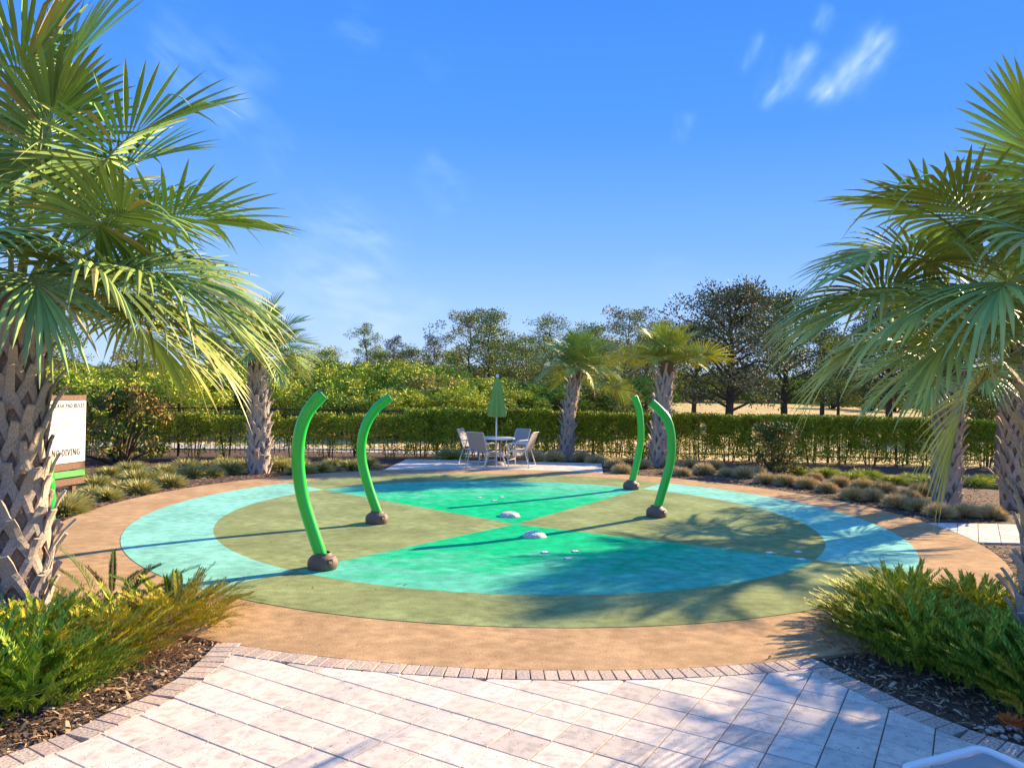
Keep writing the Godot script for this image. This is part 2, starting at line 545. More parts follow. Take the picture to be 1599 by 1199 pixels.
func make_pad():
	var rub: Material = mats.rubber
	var nz := FastNoiseLite.new()
	nz.seed = 9
	nz.frequency = 0.9
	nz.fractal_octaves = 4
	var tan_c := lin(0.55, 0.37, 0.205)
	var olive := lin(0.305, 0.365, 0.165)
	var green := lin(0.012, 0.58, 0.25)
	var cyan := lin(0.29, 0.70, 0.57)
	# base slab: tan ring with a rounded edge
	var mb := MB.new()
	var sides := 320
	var prof := [Vector2(R_OUT, -0.05), Vector2(R_OUT, -0.008), Vector2(R_OUT - 0.01, 0.0), Vector2(R_OUT - 0.12, 0.0), Vector2(R_OUT - 0.24, 0.0), Vector2(R_OUT - 0.36, 0.0), Vector2(R_OUT - 0.48, 0.0), Vector2(R_OUT - 0.6, 0.0), Vector2(R_OUT - 0.72, 0.0), Vector2(R_OUT - 0.84, 0.0), Vector2(R_COL - 0.02, 0.0)]
	for k in prof.size():
		for j in sides:
			var a := TAU * j / sides
			var p := Vector3(CX + cos(a) * prof[k].x, prof[k].y, CZ + sin(a) * prof[k].x)
			var f := 1.0 + nz.get_noise_2d(p.x, p.z) * 0.26
			mb.v.append(p); mb.c.append(Color(tan_c.r * f, tan_c.g * f, tan_c.b * f))
			mb.n.append(Vector3(cos(a), 0, sin(a)) if k < 2 else Vector3.UP)
	for k in prof.size() - 1:
		for j in sides:
			var a := k * sides + j
			var b := k * sides + (j + 1) % sides
			mb.i.append(a); mb.i.append(b); mb.i.append(a + sides); mb.i.append(b); mb.i.append(b + sides); mb.i.append(a + sides)
	var pad := structure("splash_pad", mb.mesh(), rub, "round rubber splash pad in tan, olive, turquoise and green", "splash pad")
	# four rays from the crossing point split it into sectors
	var rays := []
	for q in [Vector2(325, 921), Vector2(512, 766), Vector2(980, 770), Vector2(1277, 875)]:
		var w := spot(q.x, q.y)
		rays.append((Vector2(w.x, w.z) - apex).angle())
	# front-left, back-left, back-right, front-right, in rising angle (x right, z towards the camera)
	var fl: float = rays[0]; var bl: float = rays[1] ; var br: float = rays[2]; var fr: float = rays[3]
	if bl < 0: bl += TAU
	if br < 0: br += TAU
	var shade_free := func(base: Color, amount: float): return func(_t: float, p: Vector2) -> Color:
		var f := 1.0 + nz.get_noise_2d(p.x, p.y) * amount
		return Color(base.r * f, base.g * f, base.b * f)
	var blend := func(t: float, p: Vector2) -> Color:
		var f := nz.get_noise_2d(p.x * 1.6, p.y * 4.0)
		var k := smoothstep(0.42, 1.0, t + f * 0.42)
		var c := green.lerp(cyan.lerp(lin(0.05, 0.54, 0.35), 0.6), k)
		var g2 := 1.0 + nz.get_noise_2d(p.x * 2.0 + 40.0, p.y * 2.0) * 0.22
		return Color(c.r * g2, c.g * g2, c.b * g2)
	var ol: Callable = shade_free.call(olive, 0.34)
	var cy: Callable = shade_free.call(cyan, 0.28)
	part("olive_wedge", pad_patch(fl, bl, true, ol), rub, pad)
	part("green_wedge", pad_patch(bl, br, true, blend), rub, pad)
	part("olive_wedge", pad_patch(br - TAU, fr, true, ol), rub, pad)
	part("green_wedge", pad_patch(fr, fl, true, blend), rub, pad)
	part("turquoise_ring_section", pad_patch(fl, bl, false, cy), rub, pad)
	part("olive_ring_section", pad_patch(bl, br, false, ol), rub, pad)
	part("turquoise_ring_section", pad_patch(br - TAU, fr, false, cy), rub, pad)
	part("olive_ring_section", pad_patch(fr, fl, false, ol), rub, pad)

func paver_field(called: String, label: String, area: PackedVector2Array, gap := 0.0085):
	# clean the outline (crossed corners) and keep its largest piece
	var best := 0.0
	for q in Geometry2D.intersect_polygons(area, PackedVector2Array([Vector2(-60, -60), Vector2(60, -60), Vector2(60, 60), Vector2(-60, 60)])):
		var ar := 0.0
		for k in q.size(): ar += q[k].cross(q[(k + 1) % q.size()])
		if absf(ar) > best:
			best = absf(ar)
			area = q
	var bed := MB.new()
	bed.flat(area, -0.012, Color.WHITE)
	var root := structure(called, bed.mesh(), mats.joint_sand, label, "pavement")
	var u := Vector2(0.2490, 0.1484)
	var w := Vector2(-0.1484, 0.2490)
	var org := Vector2(-0.305, -5.4715)
	var lo := Vector2(1e9, 1e9)
	var hi := -lo
	for p in area:
		for q in [Vector2((p - org).dot(u), (p - org).dot(w)) / u.length_squared()]:
			lo = Vector2(min(lo.x, q.x), min(lo.y, q.y)); hi = Vector2(max(hi.x, q.x), max(hi.y, q.y))
	var g := gap / 0.29 * 0.5
	var full := MB.new()
	var hf := 0.5 - g
	full.prism(PackedVector2Array([u * -hf + w * -hf, u * hf + w * -hf, u * hf + w * hf, u * -hf + w * hf]), -0.04, 0.0, 0.004, Color.WHITE)
	var fm := full.mesh()
	var n := 0
	var extra := MB.new()
	for a in range(int(floor(lo.x)) - 1, int(ceil(hi.x)) + 1):
		for b in range(int(floor(lo.y)) - 1, int(ceil(hi.y)) + 1):
			var o := org + u * a + w * b
			var tile := PackedVector2Array([o + u * g + w * g, o + u * (1 - g) + w * g, o + u * (1 - g) + w * (1 - g), o + u * g + w * (1 - g)])
			var m: Material = mats["paver%d" % (rng.randi() % 9)]
			var jig := rng.randf_range(-0.0012, 0.0012)
			var inside := true
			for p in tile:
				if not Geometry2D.is_point_in_polygon(p, area): inside = false
			if inside:
				var ct := o + (u + w) * 0.5
				var t := part("paver", fm, m, root, Vector3(ct.x, jig, ct.y))
				t.rotation = Vector3(rng.randf_range(-0.003, 0.003), PI * 0.5 * (rng.randi() % 4) + rng.randf_range(-0.008, 0.008), rng.randf_range(-0.003, 0.003))
				n += 1
				continue
			for piece in Geometry2D.intersect_polygons(tile, area):
				if piece.size() < 3: continue
				var ar := 0.0
				for k in piece.size(): ar += piece[k].cross(piece[(k + 1) % piece.size()])
				if absf(ar) < 0.004: continue
				var cen := Vector2.ZERO
				for p in piece: cen += p
				cen /= piece.size()
				var loc := PackedVector2Array()
				for p in piece: loc.append(p - cen)
				var pm := MB.new()
				pm.prism(loc, -0.04, 0.0, 0.004, Color.WHITE)
				part("paver", pm.mesh(), m, root, Vector3(cen.x, jig, cen.y))
				n += 1
	print(called, " pavers ", n)

func course(root: Node, pts: PackedVector2Array, flip: float, step: float, length: float) -> PackedVector2Array:
	# a soldier course of bricks along pts; returns the far side of the course
	var out := PackedVector2Array()
	var brick := MB.new()
	var hw := step * 0.5 - 0.004
	brick.prism(PackedVector2Array([Vector2(-hw, 0.002), Vector2(hw, 0.002), Vector2(hw, length - 0.003), Vector2(-hw, length - 0.003)]), -0.05, 0.004, 0.005, Color.WHITE)
	var bm := brick.mesh()
	var dist := 0.0
	var seg := 0
	var total := 0.0
	for k in pts.size() - 1: total += pts[k].distance_to(pts[k + 1])
	var at := step * 0.5
	var run := 0.0
	while at < total and seg < pts.size() - 1:
		var sl := pts[seg].distance_to(pts[seg + 1])
		if at > run + sl:
			run += sl
			seg += 1
			continue
		var p := pts[seg].lerp(pts[seg + 1], (at - run) / sl)
		var t0 := (pts[min(seg + 1, pts.size() - 1)] - pts[seg]).normalized()
		var t1 := (pts[min(seg + 2, pts.size() - 1)] - pts[min(seg + 1, pts.size() - 2)]).normalized()
		var t := t0.lerp(t1, clampf((at - run) / sl - 0.5, 0.0, 0.5)).normalized()
		var nrm := Vector2(-t.y, t.x) * flip
		var b := part("brick", bm, mats["brick%d" % (rng.randi() % 5)], root, Vector3(p.x, rng.randf_range(-0.002, 0.002), p.y))
		# local z runs along nrm
		b.rotation.y = atan2(nrm.x, nrm.y) + rng.randf_range(-0.012, 0.012)
		out.append(p + nrm * length)
		at += step
	return out

func smooth_line(px: Array, n: int) -> PackedVector2Array:
	var cv := Curve2D.new()
	var w := []
	for p in px:
		var q := spot(p[0], p[1])
		w.append(Vector2(q.x, q.z))
	for k in w.size():
		var tg: Vector2 = (w[min(k + 1, w.size() - 1)] - w[max(k - 1, 0)]) / 6.0
		cv.add_point(w[k], -tg, tg)
	var out := PackedVector2Array()
	for k in n + 1: out.append(cv.sample_baked(cv.get_baked_length() * k / n))
	return out

func make_paving():
	# the front arc of bricks
	var root := thing("brick_edging", "curved brick soldier course between tan pad rim and white pavers", "brick edging", Vector3.ZERO, 0, "brick edgings")
	var a0 := spot(362, 1012)
	var a1 := spot(1262, 1030)
	var s0 := Vector2(a0.x - CX, a0.z - CZ).angle()
	var s1 := Vector2(a1.x - CX, a1.z - CZ).angle()
	var arc := PackedVector2Array()
	for k in 49:
		var a := lerpf(s0, s1, k / 48.0)
		arc.append(Vector2(CX, CZ) + Vector2(cos(a), sin(a)) * (R_OUT + 0.006))
	var inner := course(root, arc, 1.0, 0.106, 0.2)
	# left and right edgings, mulch side
	var left := smooth_line([[338, 1004], [312, 1031], [275, 1060], [225, 1089], [175, 1111], [100, 1146], [0, 1182]], 40)
	var right := smooth_line([[1268, 1027], [1294, 1040], [1324, 1055], [1374, 1077.6], [1424, 1102.6], [1476.7, 1123.8], [1524, 1142.6], [1599, 1166]], 40)
	left.append(left[-1] + (left[-1] - left[-3]).normalized() * 1.6)
	right.append(right[-1] + (right[-1] - right[-3]).normalized() * 1.6)
	root = thing("brick_edging", "brick edging curving along the yellow-green plant bed under the left palm", "brick edging", Vector3.ZERO, 0, "brick edgings")
	var li := course(root, left, -1.0, 0.108, 0.2)
	root = thing("brick_edging", "shaded brick edging beside the dark green plant bed under the right palm", "brick edging", Vector3.ZERO, 0, "brick edgings")
	var ri := course(root, right, 1.0, 0.108, 0.2)
	# white patio inside the three courses
	patio = PackedVector2Array()
	for p in inner:
		if p.x > li[1].x and p.x < ri[1].x: patio.append(p)
	for k in range(1, ri.size()): patio.append(ri[k])
	patio.append(Vector2(ri[-1].x, -3.3))
	patio.append(Vector2(li[-1].x, -3.3))
	for k in range(li.size() - 1, 0, -1): patio.append(li[k])
	paver_field("patio_pavement", "white shell-stone pavers laid diagonally in the foreground", patio)
	# patio behind the pad
	var back := PackedVector2Array()
	for k in 25:
		var x := lerpf(-3.15, 2.35, k / 24.0)
		back.append(Vector2(x, CZ - sqrt(pow(R_OUT + 0.006, 2) - pow(x - CX, 2))))
	back.append(Vector2(2.6, -22.0)); back.append(Vector2(-2.95, -22.0))
	paver_field("far_patio_pavement", "pale paver patio under the table behind the pad", back)
	var side := PackedVector2Array()
	side.append(Vector2(11.2, -11.5)); side.append(Vector2(11.2, -13.15))
	for k in 13:
		var z := lerpf(-13.15, -11.5, k / 12.0)
		side.append(Vector2(CX + sqrt(pow(R_OUT + 0.006, 2) - pow(z - CZ, 2)), z))
	paver_field("side_path_pavement", "white paver path leaving the pad behind the right palm", side)

# ---------------------------------------------------------------- ground
func bed_height(x: float, z: float, nz: FastNoiseLite) -> float:
	return -0.02 + maxf(0.0, nz.get_noise_2d(x * 3.0, z * 3.0)) * 0.02

func make_ground():
	var mb := MB.new()
	mb.quad(Vector3(-700, -0.09, 100), Vector3(-700, -0.09, -900), Vector3(700, -0.09, -900), Vector3(700, -0.09, 100), Color.WHITE, Color.WHITE)
	structure("ground", mb.mesh(), mats.field, "dry tan and green grass field around the splash pad", "ground")
	mb = MB.new()
	mb.box(Vector3(0, -0.06, -12.4), Vector3(24, 0, 0), Vector3(0, 0.03, 0), Vector3(0, 0, 11.6), Color.WHITE)
	structure("mulch_bed", mb.mesh(), mats.mulch, "brown mulch soil of the planting beds round the pad", "mulch")
	mb = MB.new()
	mb.box(Vector3(-16, -0.06, -24.9), Vector3(18, 0, 0), Vector3(0, 0.025, 0), Vector3(0, 0, 0.75), Color.WHITE)
	structure("footpath", mb.mesh(), mats.concrete, "concrete footpath running beyond the fence", "path")
	# bark chips, leaf shreds and straw
	var chip := MB.new()
	var w := Color.WHITE
	chip.quad(Vector3(-0.5, 0, -0.12), Vector3(-0.1, 0.14, -0.16), Vector3(-0.1, 0.12, 0.16), Vector3(-0.5, 0, 0.12), w, w)
	chip.quad(Vector3(-0.1, 0.14, -0.16), Vector3(0.5, 0.02, -0.1), Vector3(0.5, 0, 0.1), Vector3(-0.1, 0.12, 0.16), w, w)
	var cm := chip.mesh()
	var tones := [lin(0.15, 0.085, 0.05), lin(0.24, 0.145, 0.085), lin(0.36, 0.24, 0.14), lin(0.46, 0.33, 0.2), lin(0.10, 0.06, 0.04), lin(0.30, 0.15, 0.07), lin(0.42, 0.34, 0.24)]
	var xf := []
	var cols := []
	var tries := 0
	while xf.size() < 21000 and tries < 120000:
		tries += 1
		var right := rng.randf() < 0.4
		var p := Vector2(rng.randf_range(-6.2, -2.3) if not right else rng.randf_range(2.3, 6.2), rng.randf_range(-8.6, -3.6))
		if p.distance_to(Vector2(CX, CZ)) < R_OUT + 0.02 or in_patio(p, 0.2): continue
		var s := rng.randf_range(0.02, 0.075)
		if rng.randf() < 0.12: s *= 1.8
		var b := Basis(Vector3.UP, rng.randf() * TAU) * Basis(Vector3.RIGHT, rng.randf_range(-0.5, 0.5)) * Basis(Vector3.BACK, rng.randf_range(-0.35, 0.35))
		xf.append(Transform3D(b.scaled_local(Vector3(s, s * 0.8, s * rng.randf_range(0.35, 1.0))), Vector3(p.x, -0.028 + rng.randf() * 0.028, p.y)))
		cols.append(vary(tones[rng.randi() % 7], 0.25, rng))
	stuff("mulch_chips", cm, mats.chips, xf, cols, "shredded bark and leaf litter covering the front planting beds", "mulch")
	xf = []
	cols = []
	while xf.size() < 16000:
		var a := rng.randf_range(0, TAU)
		var r := R_OUT + 0.03 + pow(rng.randf(), 1.4) * 5.0
		var p := Vector2(CX + cos(a) * r, CZ + sin(a) * r)
		if p.y > -9.0 or p.y < -23.2: continue
		if p.x > -3.1 and p.x < 2.6 and p.y < -18.0 and p.y > -22.05: continue
		if p.x > 6.0 and p.y > -13.2 and p.y < -11.4: continue
		var s := rng.randf_range(0.04, 0.11)
		var b := Basis(Vector3.UP, rng.randf() * TAU) * Basis(Vector3.RIGHT, rng.randf_range(-0.5, 0.5))
		xf.append(Transform3D(b.scaled_local(Vector3(s, s * 0.8, s * 0.6)), Vector3(p.x, -0.028 + rng.randf() * 0.03, p.y)))
		cols.append(vary(tones[[0, 1, 4, 5, 1, 2, 6][rng.randi() % 7]], 0.25, rng) * Color(0.85, 0.75, 0.75))
	stuff("bark_mulch", cm, mats.chips, xf, cols, "dark red-brown bark mulch in the bed behind the pad", "mulch")
	# crumbs and fallen leaflets on the pad and the pavers
	xf = []
	cols = []
	for k in 420:
		var p := Vector2(rng.randf_range(-5.5, 5.5), rng.randf_range(-18.0, -3.8))
		var on_pad := p.distance_to(Vector2(CX, CZ)) < R_OUT - 0.1
		if not on_pad and not in_patio(p, -0.05): continue
		var s := rng.randf_range(0.010, 0.03)
		if rng.randf() < 0.1: s *= 2.4
		xf.append(Transform3D(Basis(Vector3.UP, rng.randf() * TAU).scaled_local(Vector3(s, s * 0.5, s * rng.randf_range(0.5, 1.1))), Vector3(p.x, 0.006 if on_pad else 0.002, p.y)))
		cols.append(vary([lin(0.10, 0.06, 0.04), lin(0.05, 0.035, 0.03), lin(0.3, 0.26, 0.1), lin(0.16, 0.09, 0.05)][rng.randi() % 4], 0.3, rng))
	stuff("leaf_crumbs", cm, mats.chips, xf, cols, "tiny brown leaf crumbs scattered on the pad and pavers", "leaf litter")

func in_patio(p: Vector2, margin: float) -> bool:
	if Geometry2D.is_point_in_polygon(p, patio): return true
	if margin <= 0.0: return false
	for k in 8:
		if Geometry2D.is_point_in_polygon(p + Vector2.from_angle(TAU * k / 8.0) * margin, patio): return true
	return false

# ---------------------------------------------------------------- palms
func boot_mesh(R: float, half: float, h: float, stub: float, flare: float, skew := 0.0, fat := 1.0) -> ArrayMesh:
	var mb := MB.new()
	var w := Color.WHITE
	for s in [-1.0, 1.0]:
		var pts := []
		var nrm := []
		var wid := []
		for k in 5:
			var q := k / 4.0
			var a: float = s * half * (1.0 - q)
			var r := R + 0.006 + 0.035 * q
			pts.append(Vector3(sin(a) * r, q * h, cos(a) * r))
			nrm.append(Vector3(sin(a), 0.0, cos(a)))
			wid.append(lerpf(0.03, 0.042, q) * fat)
		if s > 0:
			pts.append(Vector3(skew * 0.5, h + stub * 0.55, R + 0.04 + stub * flare * 0.5)); nrm.append(Vector3(0, -flare, 1).normalized()); wid.append(0.038 * fat)
			pts.append(Vector3(skew, h + stub, R + 0.04 + stub * flare * 1.15)); nrm.append(Vector3(0, -flare, 1).normalized()); wid.append(0.029 * fat)
		var prev := []
		for k in pts.size():
			var t: Vector3 = (pts[min(k + 1, pts.size() - 1)] - pts[max(k - 1, 0)]).normalized()
			var sd: Vector3 = t.cross(nrm[k]).normalized()
			var th := 0.014
			var o: Vector3 = pts[k]
			# five points: a shallow ridged strap
			var ring := [o - sd * wid[k] - nrm[k] * th, o - sd * wid[k] + nrm[k] * th * 0.4, o + nrm[k] * th * 0.85, o + sd * wid[k] + nrm[k] * th * 0.4, o + sd * wid[k] - nrm[k] * th]
			if k > 0:
				for j in 5:
					var j2 := (j + 1) % 5
					mb.quad(prev[j], prev[j2], ring[j2], ring[j], w, w)
			prev = ring
		mb.tri(prev[0], prev[1], prev[2], w)
		mb.tri(prev[0], prev[2], prev[3], w)
		mb.tri(prev[0], prev[3], prev[4], w)
	return mb.mesh()

func frond(bl: MB, pt: MB, r: RandomNumberGenerator, s: Vector3, az: float, el: float, lp: float, sag: float, ls: float, droop: float, roll: float, g: Color, tip: Color, tipk: float, nseg := 56):
	var d0 := Vector3(cos(el) * cos(az), sin(el), cos(el) * sin(az))
	var pts := []
	var rad := []
	for k in 7:
		var t := k / 6.0
		pts.append(s + d0 * lp * t + Vector3.DOWN * sag * t * t * lp)
		rad.append(lerpf(0.026, 0.013, t) * clampf(ls, 0.6, 1.0))
	var pc := lin(0.20, 0.24, 0.06)
	pt.tube(pts, rad, 6, pc)
	var d := (d0 + Vector3.DOWN * 2.0 * sag).normalized()
	var l := Vector3(-sin(az), 0, cos(az))
	var n := l.cross(d).normalized()
	l = l.rotated(d, roll)
	n = n.rotated(d, roll)
	var hub: Vector3 = pts[6]
	var lc := 0.42 * ls
	var cp := []
	var cr := []
	for k in 5:
		var u := k / 4.0
		cp.append(hub + d * u * lc - n * 0.32 * lc * u * u)
		cr.append(lerpf(0.012, 0.003, u))
	pt.tube(cp, cr, 5, pc)
	var span := 2.75
	var step := 2.0 * span / nseg
	for k in nseg:
		var th := -span + step * (k + 0.5)
		var u := clampf(1.0 - absf(th) / 1.75, 0.0, 1.0)
		var base := hub + d * u * lc - n * 0.32 * lc * u * u
		var dc := (d - n * 0.64 * u).normalized()
		var nn := (n + d * 0.64 * u).normalized()
		var dir := (dc * cos(th * 0.96) + l * sin(th * 0.96) + nn * (0.30 * absf(sin(th)) + r.randf_range(-0.05, 0.05))).normalized()
		var sd := dir.cross(nn).normalized()
		nn = sd.cross(dir).normalized()
		var ln := ls * (0.60 + 0.28 * cos(th * 0.5)) * r.randf_range(0.92, 1.06)
		var dr := droop * 0.66 * r.randf_range(0.7, 1.35)
		var brk := r.randf_range(0.25, 0.7) if r.randf() < 0.16 else 0.0
		var mid := 0.0
		var gc := vary(g, 0.3, r)
		if r.randf() < 0.05: gc = gc.lerp(lin(0.5, 0.36, 0.14), 0.7)
		var tk := clampf(tipk * r.randf_range(0.3, 1.6), 0.0, 1.0)
		var half := ln * 0.42 * tan(step * 0.5) * 1.3
		var pl := base; var pm := base; var pr := base
		var pcol := gc
		for j in range(1, 7):
			var q: float = [0.0, 0.2, 0.42, 0.58, 0.74, 0.88, 1.0][j]
			var hw: float = half * [0.0, 0.62, 1.0, 0.94, 0.74, 0.44, 0.05][j]
			var fold: float = hw * 0.55
			var p := base + dir * ln * q + Vector3.DOWN * ln * (dr * pow(q, 2.4) + brk * pow(maxf(0.0, q - 0.55), 1.4) * 1.6) - dir * ln * 0.25 * dr * pow(q, 3.0)
			var cl := p - sd * hw - nn * fold * 0.5
			var cm := p + nn * fold * 0.5
			var cr2 := p + sd * hw - nn * fold * 0.5
			var col := gc.lerp(tip, tk * smoothstep(0.55, 1.0, q))
			bl.quad(pl, cl, cm, pm, gc, gc)
			bl.quad(pm, cm, cr2, pr, gc, gc)
			# far edge colours
			var z := bl.c.size()
			bl.c[z - 8] = pcol; bl.c[z - 7] = col; bl.c[z - 6] = col; bl.c[z - 5] = pcol
			bl.c[z - 4] = pcol; bl.c[z - 3] = col; bl.c[z - 2] = col; bl.c[z - 1] = pcol
			pl = cl; pm = cm; pr = cr2
			pcol = col

# fronds: [azimuth deg (0 = right, 90 = towards the camera), elevation deg, petiole, sag, blade, droop, tone, roll]
func palm(label: String, at: Vector3, h: float, R: float, lean: Vector3, fronds: Array, sd: int, ring := 0.17, per := 7, frond_tone := 0.0):
	var r := RandomNumberGenerator.new()
	r.seed = sd
	var root := thing("palm_tree", label, "palm tree", at, 0.0, "sabal palms round the pad")
	var mb := MB.new()
	var pts := []
	var rad := []
	for k in 9:
		var t := k / 8.0
		pts.append(Vector3(0, -0.08, 0) + Vector3(lean.x, 0, lean.z) * t * t + Vector3.UP * (h + 0.12) * t)
		rad.append(R * (1.12 - 0.18 * t))
	mb.tube(pts, rad, 14, Color.WHITE)
	var trunk := part("trunk", mb.mesh(), mats.palm_core, root)
	var variants := []
	for k in 6:
		variants.append(boot_mesh(R * 1.0, PI / per * [1.0, 1.15, 0.9, 1.05, 0.8, 1.2][k], ring * [1.35, 1.55, 1.2, 1.7, 1.3, 1.45][k], ring * [0.9, 1.15, 0.65, 1.3, 0.4, 1.0][k], [0.4, 0.5, 0.34, 0.58, 0.3, 0.45][k], [0.012, -0.03, 0.02, 0.04, -0.015, -0.045][k], [1.0, 0.85, 1.2, 0.9, 1.3, 1.05][k]))
	var rows := int(h / ring)
	for k in rows:
		var y := ring * k - 0.05
		var t := y / h
		for j in per:
			var a := TAU * (j + 0.5 * (k % 2)) / per + 0.05 * k + r.randf_range(-0.05, 0.05)
			var b := part("boot", variants[r.randi() % 6], mats["boot%d" % (r.randi() % 4)], trunk)
			b.position = Vector3(lean.x, 0, lean.z) * t * t + Vector3.UP * (y + r.randf_range(-0.025, 0.025))
			b.rotation = Vector3(r.randf_range(-0.07, 0.07), a + r.randf_range(-0.06, 0.06), r.randf_range(-0.09, 0.09))
			var f := (1.1 - 0.16 * t)
			b.scale = Vector3(f, r.randf_range(0.9, 1.15), f)
	# loose fibre caught between the boots
	mb = MB.new()
	for k in 260:
		var t := r.randf()
		var a := r.randf() * TAU
		var o := Vector3(lean.x, 0, lean.z) * t * t + Vector3(sin(a), 0, cos(a)) * (R * (1.13 - 0.16 * t) + r.randf_range(0.005, 0.05)) + Vector3.UP * h * t
		var e := o + Vector3(r.randf_range(-0.07, 0.07), r.randf_range(-0.14, 0.1), r.randf_range(-0.07, 0.07)) + Vector3(sin(a), 0, cos(a)) * 0.02
		var sd2 := (e - o).cross(Vector3(sin(a), 0, cos(a))).normalized() * r.randf_range(0.0015, 0.005)
		var fc := vary([lin(0.36, 0.24, 0.14), lin(0.5, 0.38, 0.24), lin(0.24, 0.14, 0.08)][r.randi() % 3], 0.3, r)
		mb.quad(o - sd2, o + sd2, e + sd2 * 0.3, e - sd2 * 0.3, fc, fc)
	var strands := part("fibre_strands", mb.mesh(), mats.chips, trunk)
	strands.set_meta("kind", "stuff")
	# fibrous heart below the fronds
	mb = MB.new()
	var hh := 0.42
	var wob := func(a: float, y: float) -> float: return 1.0 + 0.09 * sin(a * 7.0 + y * 30.0) + 0.05 * sin(a * 13.0)
	mb.lathe(Vector3(lean.x, h - 0.12, lean.z), [Vector2(R * 0.95, 0), Vector2(R * 1.05, 0.12), Vector2(R * 0.85, 0.26), Vector2(R * 0.5, hh), Vector2(0.02, hh + 0.1)], 28, Color.WHITE, wob)
	part("fibre_heart", mb.mesh(), mats.fibre, root)
	var top := Vector3(lean.x, h + 0.12, lean.z)
	for f in fronds:
		var bl := MB.new()
		var pt := MB.new()
		var az := deg_to_rad(f[0])
		var el := deg_to_rad(f[1])
		var tone: float = clampf(f[6] + frond_tone, 0.0, 1.0)
		var g := lin(0.205, 0.36, 0.11).lerp(lin(0.60, 0.60, 0.08), tone)
		var st := top + Vector3(cos(az), 0, sin(az)) * R * 0.6 + Vector3.UP * (el * 0.12)
		frond(bl, pt, r, st, az, el, f[2], f[3], f[4], f[5], f[7] if f.size() > 7 else r.randf_range(-0.35, 0.35), g, lin(0.62, 0.45, 0.12), 0.14 + 0.5 * tone)
		var o := part("frond", bl.mesh(), mats.palm_leaf, root)
		part("petiole", pt.mesh(), mats.petiole, o)

func crown(r: RandomNumberGenerator, n: int, el0: float, el1: float, lp: float, ls: float, tone_low: float) -> Array:
	var out := []
	for k in n:
		var t := (k + 0.5) / n
		var el := lerpf(el0, el1, pow(t, 0.8))
		out.append([fmod(k * 137.5 + r.randf_range(-14, 14), 360.0), el + r.randf_range(-6, 6), lp * r.randf_range(0.85, 1.12), lerpf(0.02, 0.15, clampf((85.0 - el) / 90.0, 0, 1)), ls * r.randf_range(0.9, 1.08), r.randf_range(0.06, 0.2), tone_low * clampf((35.0 - el) / 60.0, 0.0, 1.0)])
	return out

